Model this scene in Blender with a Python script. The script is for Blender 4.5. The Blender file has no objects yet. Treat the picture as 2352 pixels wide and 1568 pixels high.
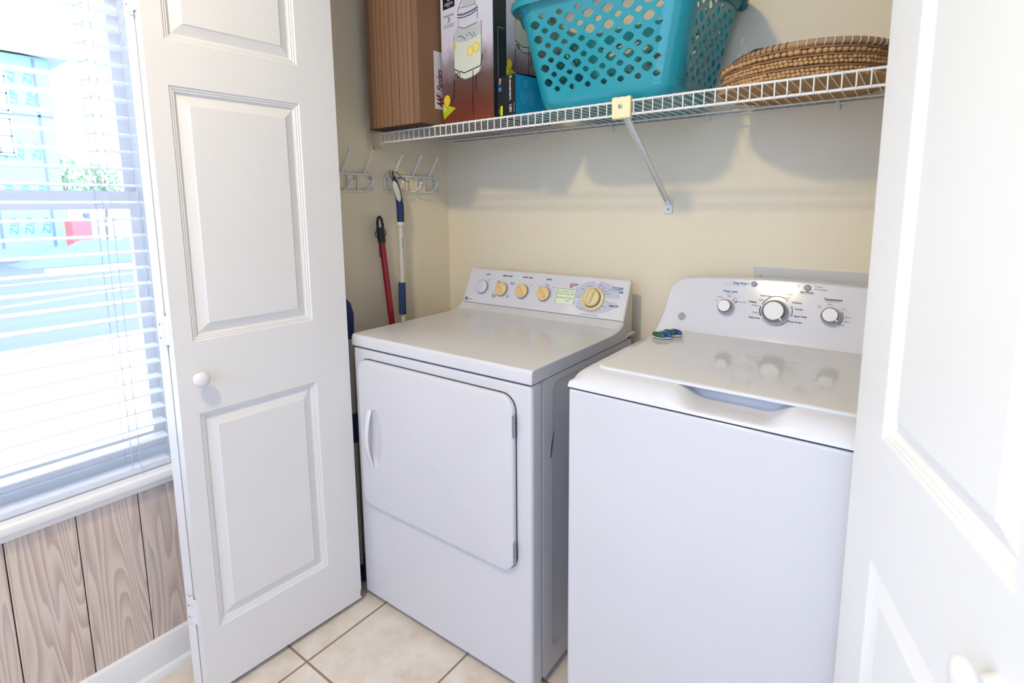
import bpy, bmesh, math, random
from mathutils import Vector, Matrix
random.seed(7)
C = bpy.context.scene.collection
PI = math.pi
def V(*a): return Vector(a)

# ------------------------------------------------------------------ camera, world, lights, exposure
sc = bpy.context.scene
F, PX, PY, W, H = 1238.4877, 1176.904, 650.189, 2352.0, 1568.0
yaw, pit, rol = -0.645067, 0.1433565, -0.0084107
fw = V(math.sin(yaw)*math.cos(pit), math.cos(yaw)*math.cos(pit), -math.sin(pit))
r0 = V(math.cos(yaw), -math.sin(yaw), 0); u0 = r0.cross(fw)
rt = r0*math.cos(rol) + u0*math.sin(rol); up = -r0*math.sin(rol) + u0*math.cos(rol)
cd = bpy.data.cameras.new('camera'); cam = bpy.data.objects.new('camera', cd); C.objects.link(cam)
M = Matrix((rt, up, -fw)).transposed().to_4x4(); M.translation = V(1.41345, -1.03045, 1.31306)
cam.matrix_world = M
cd.sensor_width = 36; cd.lens = F/W*36; cd.clip_start = .02; cd.clip_end = 300
cd.shift_x = (W/2-PX)/W; cd.shift_y = (PY-H/2)/W
cd.dof.use_dof = True; cd.dof.focus_distance = 1.85; cd.dof.aperture_fstop = 5.6
sc.camera = cam

wd = bpy.data.worlds.new('world'); sc.world = wd; wd.use_nodes = True
bg = wd.node_tree.nodes['Background']; bg.inputs[0].default_value = (.76, .90, 1.08, 1); bg.inputs[1].default_value = 8.0

def area(name, loc, target, sx, sy, power, col, shape='RECTANGLE', spread=PI):
    l = bpy.data.lights.new(name, 'AREA'); l.shape = shape; l.size = sx; l.size_y = sy
    l.energy = power; l.color = col; l.spread = spread
    o = bpy.data.objects.new(name, l); C.objects.link(o); o.location = loc
    o.rotation_euler = (Vector(target)-Vector(loc)).to_track_quat('-Z', 'Y').to_euler(); return o
area('rear_fill_light', (1.3, -3.15, 1.45), (1.2, 0, 1.1), 2.4, 1.9, 28, (.57, .85, 1.47))  # added fill lamp, unseen behind the viewer; no window known there
vs = sc.view_settings
sc.display_settings.display_device = 'sRGB'
vs.view_transform = 'Standard'; vs.look = 'None'; vs.gamma = 1; vs.use_curve_mapping = False; vs.exposure = 0.3

# ------------------------------------------------------------------ materials
def s2l(c): return tuple((x/255/12.92 if x/255 <= .04045 else ((x/255+.055)/1.055)**2.4) for x in c)
def mat(name, rgb, rough=.5, metal=0, spec=.5, coat=0, trans=0, ior=1.45, bump=0, bscale=200, lin=False, sheen=0, alpha=1):
    m = bpy.data.materials.new(name); m.use_nodes = True; nt = m.node_tree; b = nt.nodes['Principled BSDF']
    col = rgb if lin else s2l(rgb)
    b.inputs['Base Color'].default_value = (*col, 1); b.inputs['Roughness'].default_value = rough
    b.inputs['Metallic'].default_value = metal; b.inputs['Specular IOR Level'].default_value = spec
    b.inputs['Coat Weight'].default_value = coat; b.inputs['Coat Roughness'].default_value = .06
    b.inputs['Transmission Weight'].default_value = trans; b.inputs['IOR'].default_value = ior
    b.inputs['Alpha'].default_value = alpha
    # slight procedural tone variation plus optional bump
    tc = nt.nodes.new('ShaderNodeTexCoord'); n = nt.nodes.new('ShaderNodeTexNoise'); n.inputs['Scale'].default_value = 3.0
    n.inputs['Detail'].default_value = 4
    nt.links.new(tc.outputs['Object'], n.inputs['Vector'])
    mx = nt.nodes.new('ShaderNodeMix'); mx.data_type = 'RGBA'
    mx.inputs[6].default_value = (*[x*.97 for x in col], 1); mx.inputs[7].default_value = (*[min(1, x*1.03) for x in col], 1)
    nt.links.new(n.outputs['Fac'], mx.inputs[0]); nt.links.new(mx.outputs[2], b.inputs['Base Color'])
    if bump:
        n2 = nt.nodes.new('ShaderNodeTexNoise'); n2.inputs['Scale'].default_value = bscale; n2.inputs['Detail'].default_value = 3
        nt.links.new(tc.outputs['Object'], n2.inputs['Vector'])
        bp = nt.nodes.new('ShaderNodeBump'); bp.inputs['Strength'].default_value = bump; bp.inputs['Distance'].default_value = .002
        nt.links.new(n2.outputs['Fac'], bp.inputs['Height']); nt.links.new(bp.outputs['Normal'], b.inputs['Normal'])
    return m
def nd(nt, t, **kw):
    n = nt.nodes.new(t)
    for k, v in kw.items(): setattr(n, k, v)
    return n
def math_(nt, op, a, b=None, c=None):
    n = nd(nt, 'ShaderNodeMath', operation=op)
    for i, v in enumerate((a, b, c)):
        if v is None: continue
        if isinstance(v, (int, float)): n.inputs[i].default_value = v
        else: nt.links.new(v, n.inputs[i])
    return n.outputs[0]
def ramp(nt, fac, stops):
    r = nd(nt, 'ShaderNodeValToRGB'); e = r.color_ramp.elements
    while len(e) < len(stops): e.new(.5)
    for x, (p, c) in zip(e, stops): x.position = p; x.color = (*s2l(c), 1)
    nt.links.new(fac, r.inputs[0]); return r.outputs[0]

m_wall = mat('cream_wall_paint', (243, 232, 205), .6, bump=.25, bscale=160)
m_room = mat('white_room_paint', (236, 237, 240), .6, bump=.2, bscale=160)
m_ceil = mat('ceiling_paint', (240, 240, 238), .7, bump=.3, bscale=120)
m_trim = mat('white_trim_paint', (238, 238, 238), .35)
m_door = mat('white_door_paint', (233, 232, 231), .38, bump=.08, bscale=90)
m_raw = mat('bare_wood_chip', (150, 105, 70), .8)
m_enamel = mat('white_enamel', (214, 214, 218), .22, coat=.35)
m_enamel2 = mat('white_enamel_satin', (216, 215, 218), .32, coat=.15)
m_plast = mat('white_gloss_plastic', (224, 224, 228), .08, coat=.3)
m_sideplast = mat('shade_toned_white_plastic', (222, 219, 208), .4)  # white plastic; the grey of its shaded side is put into the colour
m_dark = mat('dark_gap', (58, 62, 76), .7)
m_ink = mat('navy_ink', (52, 54, 78), .6)
m_inkg = mat('grey_ink', (140, 142, 150), .6)
m_blue = mat('blue_ink', (20, 130, 205), .6)
m_lav = mat('lavender_print', (199, 201, 219), .35)
m_white = mat('white_print', (238, 239, 243), .4)
m_redink = mat('orange_red_print', (226, 100, 70), .5)
m_green = mat('green_print', (40, 170, 130), .5)
m_cream = mat('cream_knob_plastic', (238, 208, 146), .35, coat=.1)
m_cream2 = mat('ivory_timer_plastic', (232, 212, 158), .3, coat=.15)
m_knobbase = mat('blue_grey_plastic', (128, 134, 162), .4)
m_ring = mat('pale_grey_ring', (196, 198, 208), .4)
m_chrome = mat('chrome', (168, 170, 176), .06, metal=1)
m_steel = mat('dull_steel', (160, 162, 168), .4, metal=.4)
m_greybtn = mat('grey_button', (158, 162, 172), .3)
m_clear = mat('clear_lens', (235, 235, 225), .15, coat=.5)
m_note = mat('pale_green_note', (236, 244, 214), .7)
m_noteedge = mat('green_note_border', (120, 205, 160), .7)
m_pencil = mat('olive_handwriting', (120, 112, 62), .8)
m_wire = mat('white_vinyl_wire', (236, 236, 232), .35)
m_clip = mat('aged_cream_clip', (243, 231, 186), .4)
m_bracket = mat('cream_bracket', (226, 214, 182), .45)
m_teal = mat('turquoise_plastic', (30, 150, 166), .22, coat=.3)
m_card = mat('brown_cardboard', (146, 111, 84), .85, bump=.15, bscale=60)
m_card2 = mat('brown_cardboard_face', (136, 101, 74), .85, bump=.15, bscale=60)
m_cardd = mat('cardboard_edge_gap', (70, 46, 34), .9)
m_black = mat('black_card', (22, 24, 30), .45)
m_dgreen = mat('dark_green_card', (36, 46, 46), .45)
m_cyan = mat('cyan_card', (18, 134, 172), .45)
m_lime = mat('lime_napkin_print', (176, 188, 30), .6)
m_lemon = mat('lemon_print', (228, 196, 40), .6)
m_lemonp = mat('lemon_slice_print', (226, 216, 140), .6)
m_lemonade = mat('lemonade_print', (212, 216, 200), .5)
m_glassp = mat('glass_grey_print', (190, 194, 194), .5)
m_glassd = mat('glass_dark_print', (106, 110, 122), .5)
m_maroon = mat('maroon_ink', (120, 18, 40), .6)
m_yellow = mat('yellow_label', (232, 222, 40), .6)
m_label = mat('white_label', (216, 214, 218), .6)
m_navy = mat('navy_grip', (28, 52, 104), .5)
m_foam = mat('navy_foam', (52, 72, 120), .85, bump=.3, bscale=400)
m_red = mat('red_painted_pole', (158, 14, 34), .3, coat=.3)
m_pole = mat('white_painted_pole', (226, 222, 214), .3)
m_rubber = mat('black_rubber', (44, 44, 46), .55)
m_straw = mat('woven_straw', (190, 150, 104), .85, bump=.5, bscale=90)
m_straw2 = mat('straw_bead', (198, 156, 106), .8, bump=.4, bscale=120)
m_strawd = mat('dark_straw_cord', (150, 112, 76), .85)
m_coil = mat('straw_coil', (176, 138, 98), .8)
m_plate = mat('grey_painted_metal', (214, 213, 208), .4)
m_blind = mat('white_blind_slat', (246, 247, 252), .4)
_nt = m_blind.node_tree; _tl = _nt.nodes.new('ShaderNodeBsdfTranslucent'); _tl.inputs[0].default_value = (.9, .92, 1, 1); _ms = _nt.nodes.new('ShaderNodeMixShader'); _ms.inputs[0].default_value = .42
_nt.links.new(_nt.nodes['Principled BSDF'].outputs[0], _ms.inputs[1]); _nt.links.new(_tl.outputs[0], _ms.inputs[2]); _nt.links.new(_ms.outputs[0], _nt.nodes['Material Output'].inputs[0])
m_blind_edge = mat('white_slat_edge', (236, 237, 246), .5)
m_cord = mat('white_cord', (200, 204, 226), .8)
m_gpod = mat('green_gel', (14, 96, 62), .12, coat=.6)
m_bpod = mat('blue_gel', (26, 62, 150), .12, coat=.6)
m_film = mat('clear_film', (205, 215, 225), .1, coat=.5)
m_gglass = mat('dark_green_glass', (20, 52, 50), .1, coat=.5)

def floor_mat():
    m = bpy.data.materials.new('beige_ceramic_tile'); m.use_nodes = True; nt = m.node_tree; b = nt.nodes['Principled BSDF']
    tc = nd(nt, 'ShaderNodeTexCoord'); sx = nd(nt, 'ShaderNodeSeparateXYZ'); nt.links.new(tc.outputs['Object'], sx.inputs[0])
    P = .3588; fs = []; ids = []
    for ax, off in ((0, .0845), (1, -.2770)):
        q = math_(nt, 'DIVIDE', math_(nt, 'SUBTRACT', sx.outputs[ax], off), P)
        fr = math_(nt, 'FRACT', math_(nt, 'ADD', q, 100.0)); ids.append(math_(nt, 'FLOOR', math_(nt, 'ADD', q, 100.0)))
        d = math_(nt, 'MINIMUM', fr, math_(nt, 'SUBTRACT', 1.0, fr)); fs.append(d)
    d = math_(nt, 'MULTIPLY', math_(nt, 'MINIMUM', fs[0], fs[1]), P)
    n0 = nd(nt, 'ShaderNodeTexNoise'); n0.inputs['Scale'].default_value = 60; nt.links.new(tc.outputs['Object'], n0.inputs['Vector'])
    d = math_(nt, 'ADD', d, math_(nt, 'MULTIPLY', math_(nt, 'SUBTRACT', n0.outputs['Fac'], .5), .0012))
    g = nd(nt, 'ShaderNodeMapRange'); g.inputs[1].default_value = .0024; g.inputs[2].default_value = .0042; nt.links.new(d, g.inputs[0])
    n = nd(nt, 'ShaderNodeTexNoise'); n.inputs['Scale'].default_value = 9; n.inputs['Detail'].default_value = 8; n.inputs['Roughness'].default_value = .68
    nt.links.new(tc.outputs['Object'], n.inputs['Vector'])
    tile = ramp(nt, n.outputs['Fac'], [(.30, (206, 191, 174)), (.46, (223, 212, 199)), (.62, (232, 224, 214)), (.75, (236, 228, 214))])
    mx = nd(nt, 'ShaderNodeMix', data_type='RGBA'); mx.inputs[6].default_value = (*s2l((148, 130, 114)), 1)
    nt.links.new(tile, mx.inputs[7]); nt.links.new(g.outputs[0], mx.inputs[0]); nt.links.new(mx.outputs[2], b.inputs['Base Color'])
    b.inputs['Roughness'].default_value = .42
    n3 = nd(nt, 'ShaderNodeTexNoise'); n3.inputs['Scale'].default_value = 40; n3.inputs['Detail'].default_value = 6
    nt.links.new(tc.outputs['Object'], n3.inputs['Vector'])
    hh = math_(nt, 'ADD', g.outputs[0], math_(nt, 'MULTIPLY', n3.outputs['Fac'], .25))
    bp = nd(nt, 'ShaderNodeBump'); bp.inputs['Distance'].default_value = .002; bp.inputs['Strength'].default_value = .6
    nt.links.new(hh, bp.inputs['Height']); nt.links.new(bp.outputs['Normal'], b.inputs['Normal']); return m
m_floor = floor_mat()

def plank_mat():
    m = bpy.data.materials.new('whitewashed_pine'); m.use_nodes = True; nt = m.node_tree; b = nt.nodes['Principled BSDF']
    tc = nd(nt, 'ShaderNodeTexCoord'); sx = nd(nt, 'ShaderNodeSeparateXYZ'); nt.links.new(tc.outputs['Object'], sx.inputs[0])
    idx = math_(nt, 'FLOOR', math_(nt, 'DIVIDE', math_(nt, 'ADD', sx.outputs[1], 5.5532), .1354))
    r = nd(nt, 'ShaderNodeTexWhiteNoise', noise_dimensions='1D'); nt.links.new(idx, r.inputs['W'])
    cx = nd(nt, 'ShaderNodeCombineXYZ')
    nt.links.new(math_(nt, 'ADD', sx.outputs[1], math_(nt, 'MULTIPLY', r.outputs['Value'], 7.0)), cx.inputs[0])
    nt.links.new(math_(nt, 'MULTIPLY', sx.outputs[2], .075), cx.inputs[1])
    nt.links.new(math_(nt, 'MULTIPLY', idx, 3.7), cx.inputs[2])
    n = nd(nt, 'ShaderNodeTexNoise'); n.inputs['Scale'].default_value = 12; n.inputs['Detail'].default_value = 1.6; n.inputs['Roughness'].default_value = .4
    nt.links.new(cx.outputs[0], n.inputs['Vector'])
    rings = math_(nt, 'FRACT', math_(nt, 'MULTIPLY', n.outputs['Fac'], 25.0))
    col = ramp(nt, rings, [(0, (224, 206, 186)), (.35, (214, 194, 176)), (.72, (186, 162, 150)), (.9, (178, 154, 144)), (1, (222, 204, 186))])
    # fine fibres and white limewash wear
    cx2 = nd(nt, 'ShaderNodeCombineXYZ'); nt.links.new(math_(nt, 'MULTIPLY', sx.outputs[1], 1.0), cx2.inputs[0]); nt.links.new(math_(nt, 'MULTIPLY', sx.outputs[2], .03), cx2.inputs[1])
    n2 = nd(nt, 'ShaderNodeTexNoise'); n2.inputs['Scale'].default_value = 260; n2.inputs['Detail'].default_value = 3; nt.links.new(cx2.outputs[0], n2.inputs['Vector'])
    n4 = nd(nt, 'ShaderNodeTexNoise'); n4.inputs['Scale'].default_value = 5; n4.inputs['Detail'].default_value = 5; nt.links.new(tc.outputs['Object'], n4.inputs['Vector'])
    f = math_(nt, 'MULTIPLY', math_(nt, 'MULTIPLY', n2.outputs['Fac'], n4.outputs['Fac']), 1.3)
    mx = nd(nt, 'ShaderNodeMix', data_type='RGBA'); mx.inputs[7].default_value = (*s2l((224, 216, 212)), 1)
    nt.links.new(f, mx.inputs[0]); nt.links.new(col, mx.inputs[6]); nt.links.new(mx.outputs[2], b.inputs['Base Color'])
    b.inputs['Roughness'].default_value = .5
    bp = nd(nt, 'ShaderNodeBump'); bp.inputs['Distance'].default_value = .001; bp.inputs['Strength'].default_value = .3
    nt.links.new(n2.outputs['Fac'], bp.inputs['Height']); nt.links.new(bp.outputs['Normal'], b.inputs['Normal']); return m
m_plank = plank_mat()

def print_mat():
    # printed photograph on the carton: pale grey backdrop over a blurred brown table, fixed to the sheet
    m = bpy.data.materials.new('carton_photo_print'); m.use_nodes = True; nt = m.node_tree; b = nt.nodes['Principled BSDF']
    tc = nd(nt, 'ShaderNodeTexCoord'); sx = nd(nt, 'ShaderNodeSeparateXYZ'); nt.links.new(tc.outputs['Object'], sx.inputs[0])
    n = nd(nt, 'ShaderNodeTexNoise'); n.inputs['Scale'].default_value = 16; n.inputs['Detail'].default_value = 5; nt.links.new(tc.outputs['Object'], n.inputs['Vector'])
    z = math_(nt, 'ADD', sx.outputs[2], math_(nt, 'MULTIPLY', math_(nt, 'SUBTRACT', n.outputs['Fac'], .5), .10))
    c = ramp(nt, math_(nt, 'DIVIDE', z, .44), [(0, (122, 58, 40)), (.14, (104, 54, 42)), (.30, (98, 76, 70)), (.44, (150, 138, 144)), (.56, (206, 204, 214)), (1, (224, 224, 234))])
    nt.links.new(c, b.inputs['Base Color']); b.inputs['Roughness'].default_value = .35; return m
m_print = print_mat()

# ------------------------------------------------------------------ mesh helpers
class MB:
    def __init__(s): s.v = []; s.f = []; s.mi = []; s.m = 0
    def add(s, vs, fs, M=None):
        b = len(s.v)
        for p in vs: s.v.append(tuple(M @ Vector(p)) if M is not None else tuple(p))
        for f in fs: s.f.append([b+i for i in f]); s.mi.append(s.m)
        return s
    def box(s, x0, x1, y0, y1, z0, z1, M=None):
        return s.add([(x, y, z) for z in (z0, z1) for y in (y0, y1) for x in (x0, x1)],
                     [(0, 2, 3, 1), (4, 5, 7, 6), (0, 1, 5, 4), (2, 6, 7, 3), (0, 4, 6, 2), (1, 3, 7, 5)], M)
    def tube(s, pts, r, n=8, closed=False, caps=True, M=None):
        P = [Vector(p) for p in pts]; N = len(P); R = r if isinstance(r, (list, tuple)) else [r]*N
        vs = []; nrm = None
        for i in range(N):
            a = P[i-1] if (i or closed) else P[0]; b = P[(i+1) % N] if (i < N-1 or closed) else P[-1]
            t = (b-a).normalized()
            if nrm is None:
                h = V(0, 0, 1) if abs(t.z) < .9 else V(1, 0, 0); nrm = t.cross(h).normalized()
            nrm = (nrm - t*nrm.dot(t)).normalized(); bn = t.cross(nrm)
            for k in range(n):
                a_ = 2*PI*k/n; vs.append(P[i] + (nrm*math.cos(a_) + bn*math.sin(a_))*R[i])
        fs = []
        for i in range(N if closed else N-1):
            j = (i+1) % N
            for k in range(n): fs.append((i*n+k, i*n+(k+1) % n, j*n+(k+1) % n, j*n+k))
        if caps and not closed: fs.append(tuple(range(n))[::-1]); fs.append(tuple((N-1)*n+k for k in range(n)))
        return s.add(vs, fs, M)
    def lathe(s, prof, n=24, M=None, caps=True):     # prof: (r, z) about local z
        vs = []; fs = []
        for r, z in prof:
            for k in range(n): a = 2*PI*k/n; vs.append((r*math.cos(a), r*math.sin(a), z))
        for i in range(len(prof)-1):
            for k in range(n): fs.append((i*n+k, i*n+(k+1) % n, (i+1)*n+(k+1) % n, (i+1)*n+k))
        if caps or prof[0][0] < .001: fs.append(tuple(range(n))[::-1])
        if caps or prof[-1][0] < .001: fs.append(tuple((len(prof)-1)*n+k for k in range(n)))
        return s.add(vs, fs, M)
    def ball(s, c, rx, ry=None, rz=None, n=12, m=8, M=None):
        ry = ry or rx; rz = rz or rx; vs = [(c[0], c[1], c[2]-rz)]; fs = []
        for i in range(1, m):
            p = -PI/2+PI*i/m
            for k in range(n): a = 2*PI*k/n; vs.append((c[0]+rx*math.cos(p)*math.cos(a), c[1]+ry*math.cos(p)*math.sin(a), c[2]+rz*math.sin(p)))
        vs.append((c[0], c[1], c[2]+rz)); L = len(vs)-1
        for k in range(n):
            fs.append((0, 1+(k+1) % n, 1+k)); fs.append((L, L-n+k, L-n+(k+1) % n))
            for i in range(m-2): fs.append((1+i*n+k, 1+i*n+(k+1) % n, 1+(i+1)*n+(k+1) % n, 1+(i+1)*n+k))
        return s.add(vs, fs, M)
    def prism(s, poly, h0, h1, M=None):              # polygon in local xy extruded along local z
        n = len(poly); vs = [(x, y, h0) for x, y in poly]+[(x, y, h1) for x, y in poly]
        fs = [tuple(range(n))[::-1], tuple(range(n, 2*n))]+[(i, (i+1) % n, n+(i+1) % n, n+i) for i in range(n)]
        return s.add(vs, fs, M)
    def grid(s, rows, M=None):
        n = len(rows[0]); vs = [p for r in rows for p in r]; fs = []
        for i in range(len(rows)-1):
            for k in range(n-1): fs.append((i*n+k, i*n+k+1, (i+1)*n+k+1, (i+1)*n+k))
        return s.add(vs, fs, M)
    def text(s, st, x0, x1, yc, h, M, font_cache={}):
        vs, fs, bb = text_geo(st)
        sx = (x1-x0)/max(bb[1]-bb[0], 1e-6); sy = h/.73
        return s.add([((x-bb[0])*sx+x0, (y-.365)*sy+yc, 0) for x, y in vs], fs, M)
    def build(s, name, mats, parent=None, bevel=0, bseg=2, smooth=40, loc=None, rot=None, fix=True):
        me = bpy.data.meshes.new(name); me.from_pydata(s.v, [], s.f)
        for m in (mats if isinstance(mats, (list, tuple)) else [mats]): me.materials.append(m)
        if len(me.materials) > 1: me.polygons.foreach_set('material_index', s.mi)
        if fix:
            bm = bmesh.new(); bm.from_mesh(me); bmesh.ops.recalc_face_normals(bm, faces=bm.faces); bm.to_mesh(me); bm.free()
        if smooth:
            me.polygons.foreach_set('use_smooth', [True]*len(me.polygons)); me.set_sharp_from_angle(angle=math.radians(smooth))
        me.update()
        o = bpy.data.objects.new(name, me); C.objects.link(o)
        if parent: o.parent = parent
        if loc: o.location = loc
        if rot: o.rotation_euler = rot
        if bevel:
            b = o.modifiers.new('bevel', 'BEVEL'); b.width = bevel; b.segments = bseg; b.limit_method = 'ANGLE'; b.angle_limit = math.radians(35)
            b.harden_normals = False
        return o
TXT = {}
def text_geo(st):
    if st in TXT: return TXT[st]
    cu = bpy.data.curves.new('glyphs', 'FONT'); cu.resolution_u = 2; cu.body = st.lstrip('^~!')
    hd = st[:len(st)-len(st.lstrip('^~!'))]
    if '^' in hd: cu.offset = .022
    if '!' in hd: cu.offset = .045
    if '~' in hd: cu.shear = .32
    o = bpy.data.objects.new('glyphs', cu); C.objects.link(o)
    dg = bpy.context.evaluated_depsgraph_get(); me = bpy.data.meshes.new_from_object(o.evaluated_get(dg))
    vs = [(v.co.x, v.co.y) for v in me.vertices]; fs = [tuple(p.vertices) for p in me.polygons]
    bpy.data.objects.remove(o); bpy.data.curves.remove(cu); bpy.data.meshes.remove(me)
    xs = [v[0] for v in vs]; TXT[st] = (vs, fs, (min(xs), max(xs))); return TXT[st]
def words(parent, m, M, items, name='printed_word'):
    for st, a, b, t, h in items:
        mb = MB(); mb.text(st, a, b, t, h, M); mb.build(name, m, parent, smooth=0)
def tag(o, label=None, cat=None, group=None, kind=None):
    if label: o['label'] = label
    if cat: o['category'] = cat
    if group: o['group'] = group
    if kind: o['kind'] = kind
    return o
def empty(name, loc, rz=0):
    o = bpy.data.objects.new(name, None); C.objects.link(o); o.location = loc; o.rotation_euler = (0, 0, rz); o.empty_display_size = .05; return o
def rrect(x0, x1, y0, y1, r, n=6):
    out = []
    for cx, cy, a0 in ((x1-r, y1-r, 0), (x0+r, y1-r, PI/2), (x0+r, y0+r, PI), (x1-r, y0+r, 1.5*PI)):
        for k in range(n+1): a = a0+PI/2*k/n; out.append((cx+r*math.cos(a), cy+r*math.sin(a)))
    return out
def frame(ox, ax, ay):                                # matrix with origin, x axis, y axis
    ax = Vector(ax).normalized(); ay = Vector(ay).normalized(); az = ax.cross(ay).normalized()
    M = Matrix((ax, ay, az)).transposed().to_4x4(); M.translation = Vector(ox); return M
def lerp(pts, x):
    if x <= pts[0][0]: return pts[0][1]
    for (a, b), (c, d) in zip(pts, pts[1:]):
        if x <= c: return b+(d-b)*(x-a)/(c-a)
    return pts[-1][1]
def sst(a, b, x):
    t = max(0, min(1, (x-a)/(b-a))); return t*t*(3-2*t)
def arc_pts(r, a0, a1, n): return [(r*math.cos(a0+(a1-a0)*k/n), r*math.sin(a0+(a1-a0)*k/n)) for k in range(n+1)]
def disc2(mb, cx, cy, rx, ry, M, n=20, z=0):
    mb.add([(cx+rx*math.cos(2*PI*k/n), cy+ry*math.sin(2*PI*k/n), z) for k in range(n)], [tuple(range(n))], M)
def bar2(mb, p, q, w, M, z=0):
    p = Vector((*p, z)); q = Vector((*q, z)); d = (q-p).normalized(); n = V(-d.y, d.x, 0)*w/2
    mb.add([p-n, q-n, q+n, p+n], [(0, 1, 2, 3)], M)
def ring2(mb, cx, cy, r0, r1, a0, a1, M, n=24, z=0):
    vs = []
    for k in range(n+1):
        a = a0+(a1-a0)*k/n
        vs += [(cx+r0*math.cos(a), cy+r0*math.sin(a), z), (cx+r1*math.cos(a), cy+r1*math.sin(a), z)]
    mb.add(vs, [(2*k, 2*k+1, 2*k+3, 2*k+2) for k in range(n)], M)

# ------------------------------------------------------------------ the setting
LX, BY, RX, CZ = -.22, .684, 1.74, 2.52
def struct(mb, name, m, label, cat, **k): return tag(mb.build(name, m, **k), label, cat, kind='structure')
struct(MB().box(LX-.15, 3.3, -3.35, BY+.1, -.08, 0), 'floor', m_floor, 'beige ceramic tile floor with brown grout lines', 'floor', smooth=0)
struct(MB().box(LX-.15, 3.3, -3.35, BY+.1, CZ, CZ+.1), 'ceiling', m_ceil, 'white ceiling over the laundry closet and hall', 'ceiling', smooth=0)
struct(MB().box(LX-.15, RX+.1, BY, BY+.1, 0, CZ), 'wall_back', m_wall, 'cream wall at the back of the laundry closet', 'wall', smooth=0)
struct(MB().box(LX-.15, LX, -.05, BY, 0, CZ), 'wall_left', m_wall, 'cream left wall of the closet behind the hook racks', 'wall', smooth=0)
struct(MB().box(RX, RX+.1, -.05, BY, 0, CZ), 'wall_right', m_wall, 'cream right wall of the closet hidden by the door', 'wall', smooth=0)
# window side of the hall: piers and head around the opening
WY0, WY1, WZ0, WZ1 = -1.85, -.424, .60, 2.08
mb = MB(); mb.box(LX-.15, LX, WY1, -.05, 0, CZ); mb.box(LX-.15, LX, -3.35, WY0, 0, CZ)
mb.box(LX-.15, LX, WY0, WY1, WZ1, CZ); mb.box(LX-.15, LX-.012, WY0, WY1, 0, WZ0-.03)
struct(mb, 'wall_window', m_room, 'white hall wall that holds the window', 'wall', smooth=0)
# closet front wall: header over the doors and right stub
mb = MB(); mb.box(LX, 3.3, -.10, -.005, 2.17, CZ); mb.box(RX-.02, 3.3, -.10, -.005, 0, 2.17); mb.box(LX, -.165, -.10, -.005, 0, 2.17)
struct(mb, 'wall_front', m_room, 'white closet front wall with the door opening', 'wall', smooth=0)
struct(MB().box(3.2, 3.3, -3.35, -.10, 0, CZ), 'wall_hall_right', m_room, 'white wall on the far right of the hall', 'wall', smooth=0)
struct(MB().box(LX-.15, 3.3, -3.35, -3.22, 0, CZ), 'wall_rear', m_room, 'white wall behind the viewer', 'wall', smooth=0)
# whitewashed plank wainscot
mb = MB(); y = -.5532+.1354
while y > -2.3:
    mb.box(LX-.012, LX, y-.1354+.0012, y-.0012, .02, .572); y -= .1354
struct(mb, 'wall_paneling', m_plank, 'whitewashed pine plank paneling below the window', 'wall', bevel=.0015, smooth=0)
struct(MB().box(LX-.014, LX-.009, -2.3, -.42, .02, .572), 'wall_panel_backing', m_dark, 'dark backing in the joints of the plank paneling', 'wall', smooth=0)
# baseboard with cap and shoe moulding
prof = [(0, 0), (.028, 0), (.028, .010), (.024, .020), (.015, .026), (.015, .088), (.012, .096), (.010, .106), (.004, .111), (0, .111)]
mb = MB(); mb.prism(prof, 0, 2.8, frame((LX, -.40, 0), (1, 0, 0), (0, 0, 1)) @ Matrix.Scale(1, 4))
struct(mb, 'baseboard_left', m_trim, 'white baseboard with shoe moulding under the plank paneling', 'baseboard', smooth=30)
# stool and apron under the window
prof = [(-.16, .600), (.020, .600), (.026, .596), (.028, .588), (.026, .578), (.018, .574), (.018, .566), (.014, .558), (.004, .553), (-.013, .553), (-.013, .575), (-.16, .575)]
mb = MB(); mb.prism(prof, 0, 2.0, frame((LX, -.43, 0), (1, 0, 0), (0, 0, 1)))
struct(mb, 'trim_1', m_trim, 'white window stool and apron moulding above the plank paneling', 'trim', smooth=30)

# window_1: white sash frame, rails and glass
win = tag(empty('window_1', (LX-.12, WY1, WZ0)), 'white double hung window behind the blind', 'window', kind='structure')
def wbox(mb, x0, x1, y0, y1, z0, z1): mb.box(x0, x1, y0-WY1, y1-WY1, z0-WZ0, z1-WZ0)
mb = MB(); wbox(mb, -.03, .03, WY1-.013, WY1, WZ0, WZ1); wbox(mb, -.03, .03, WY0, WY0+.013, WZ0, WZ1); wbox(mb, -.03, .03, WY0+.013, WY1-.013, WZ1-.02, WZ1); wbox(mb, -.03, .03, WY0+.013, WY1-.013, WZ0, WZ0+.025)
mb.build('window_frame', m_trim, win, smooth=0)
mb = MB(); wbox(mb, -.012, .012, WY1-.040, WY1-.0132, .6255, 1.36); wbox(mb, -.012, .012, WY0+.0132, WY0+.040, .6255, 1.36); wbox(mb, -.0115, .0115, WY0+.040, WY1-.040, .6255, .672); wbox(mb, -.0115, .0155, WY0+.040, WY1-.040, 1.312, 1.3595)
mb.build('lower_sash', m_trim, win, smooth=0)
mb = MB(); wbox(mb, -.030, -.0135, WY1-.040, WY1-.0132, 1.33, 2.0595); wbox(mb, -.030, -.0135, WY0+.0132, WY0+.040, 1.33, 2.0595); wbox(mb, -.0295, -.014, WY0+.04, WY1-.04, 2.02, 2.059); wbox(mb, -.0295, -.014, WY0+.04, WY1-.04, 1.3305, 1.355)
mb.build('upper_sash', m_trim, win, smooth=0)
m_glass = bpy.data.materials.new('window_glass'); m_glass.use_nodes = True
nt = m_glass.node_tree; nt.nodes.remove(nt.nodes['Principled BSDF'])
tr = nd(nt, 'ShaderNodeBsdfTransparent'); gl = nd(nt, 'ShaderNodeBsdfGlossy'); gl.inputs['Roughness'].default_value = .02
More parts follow.
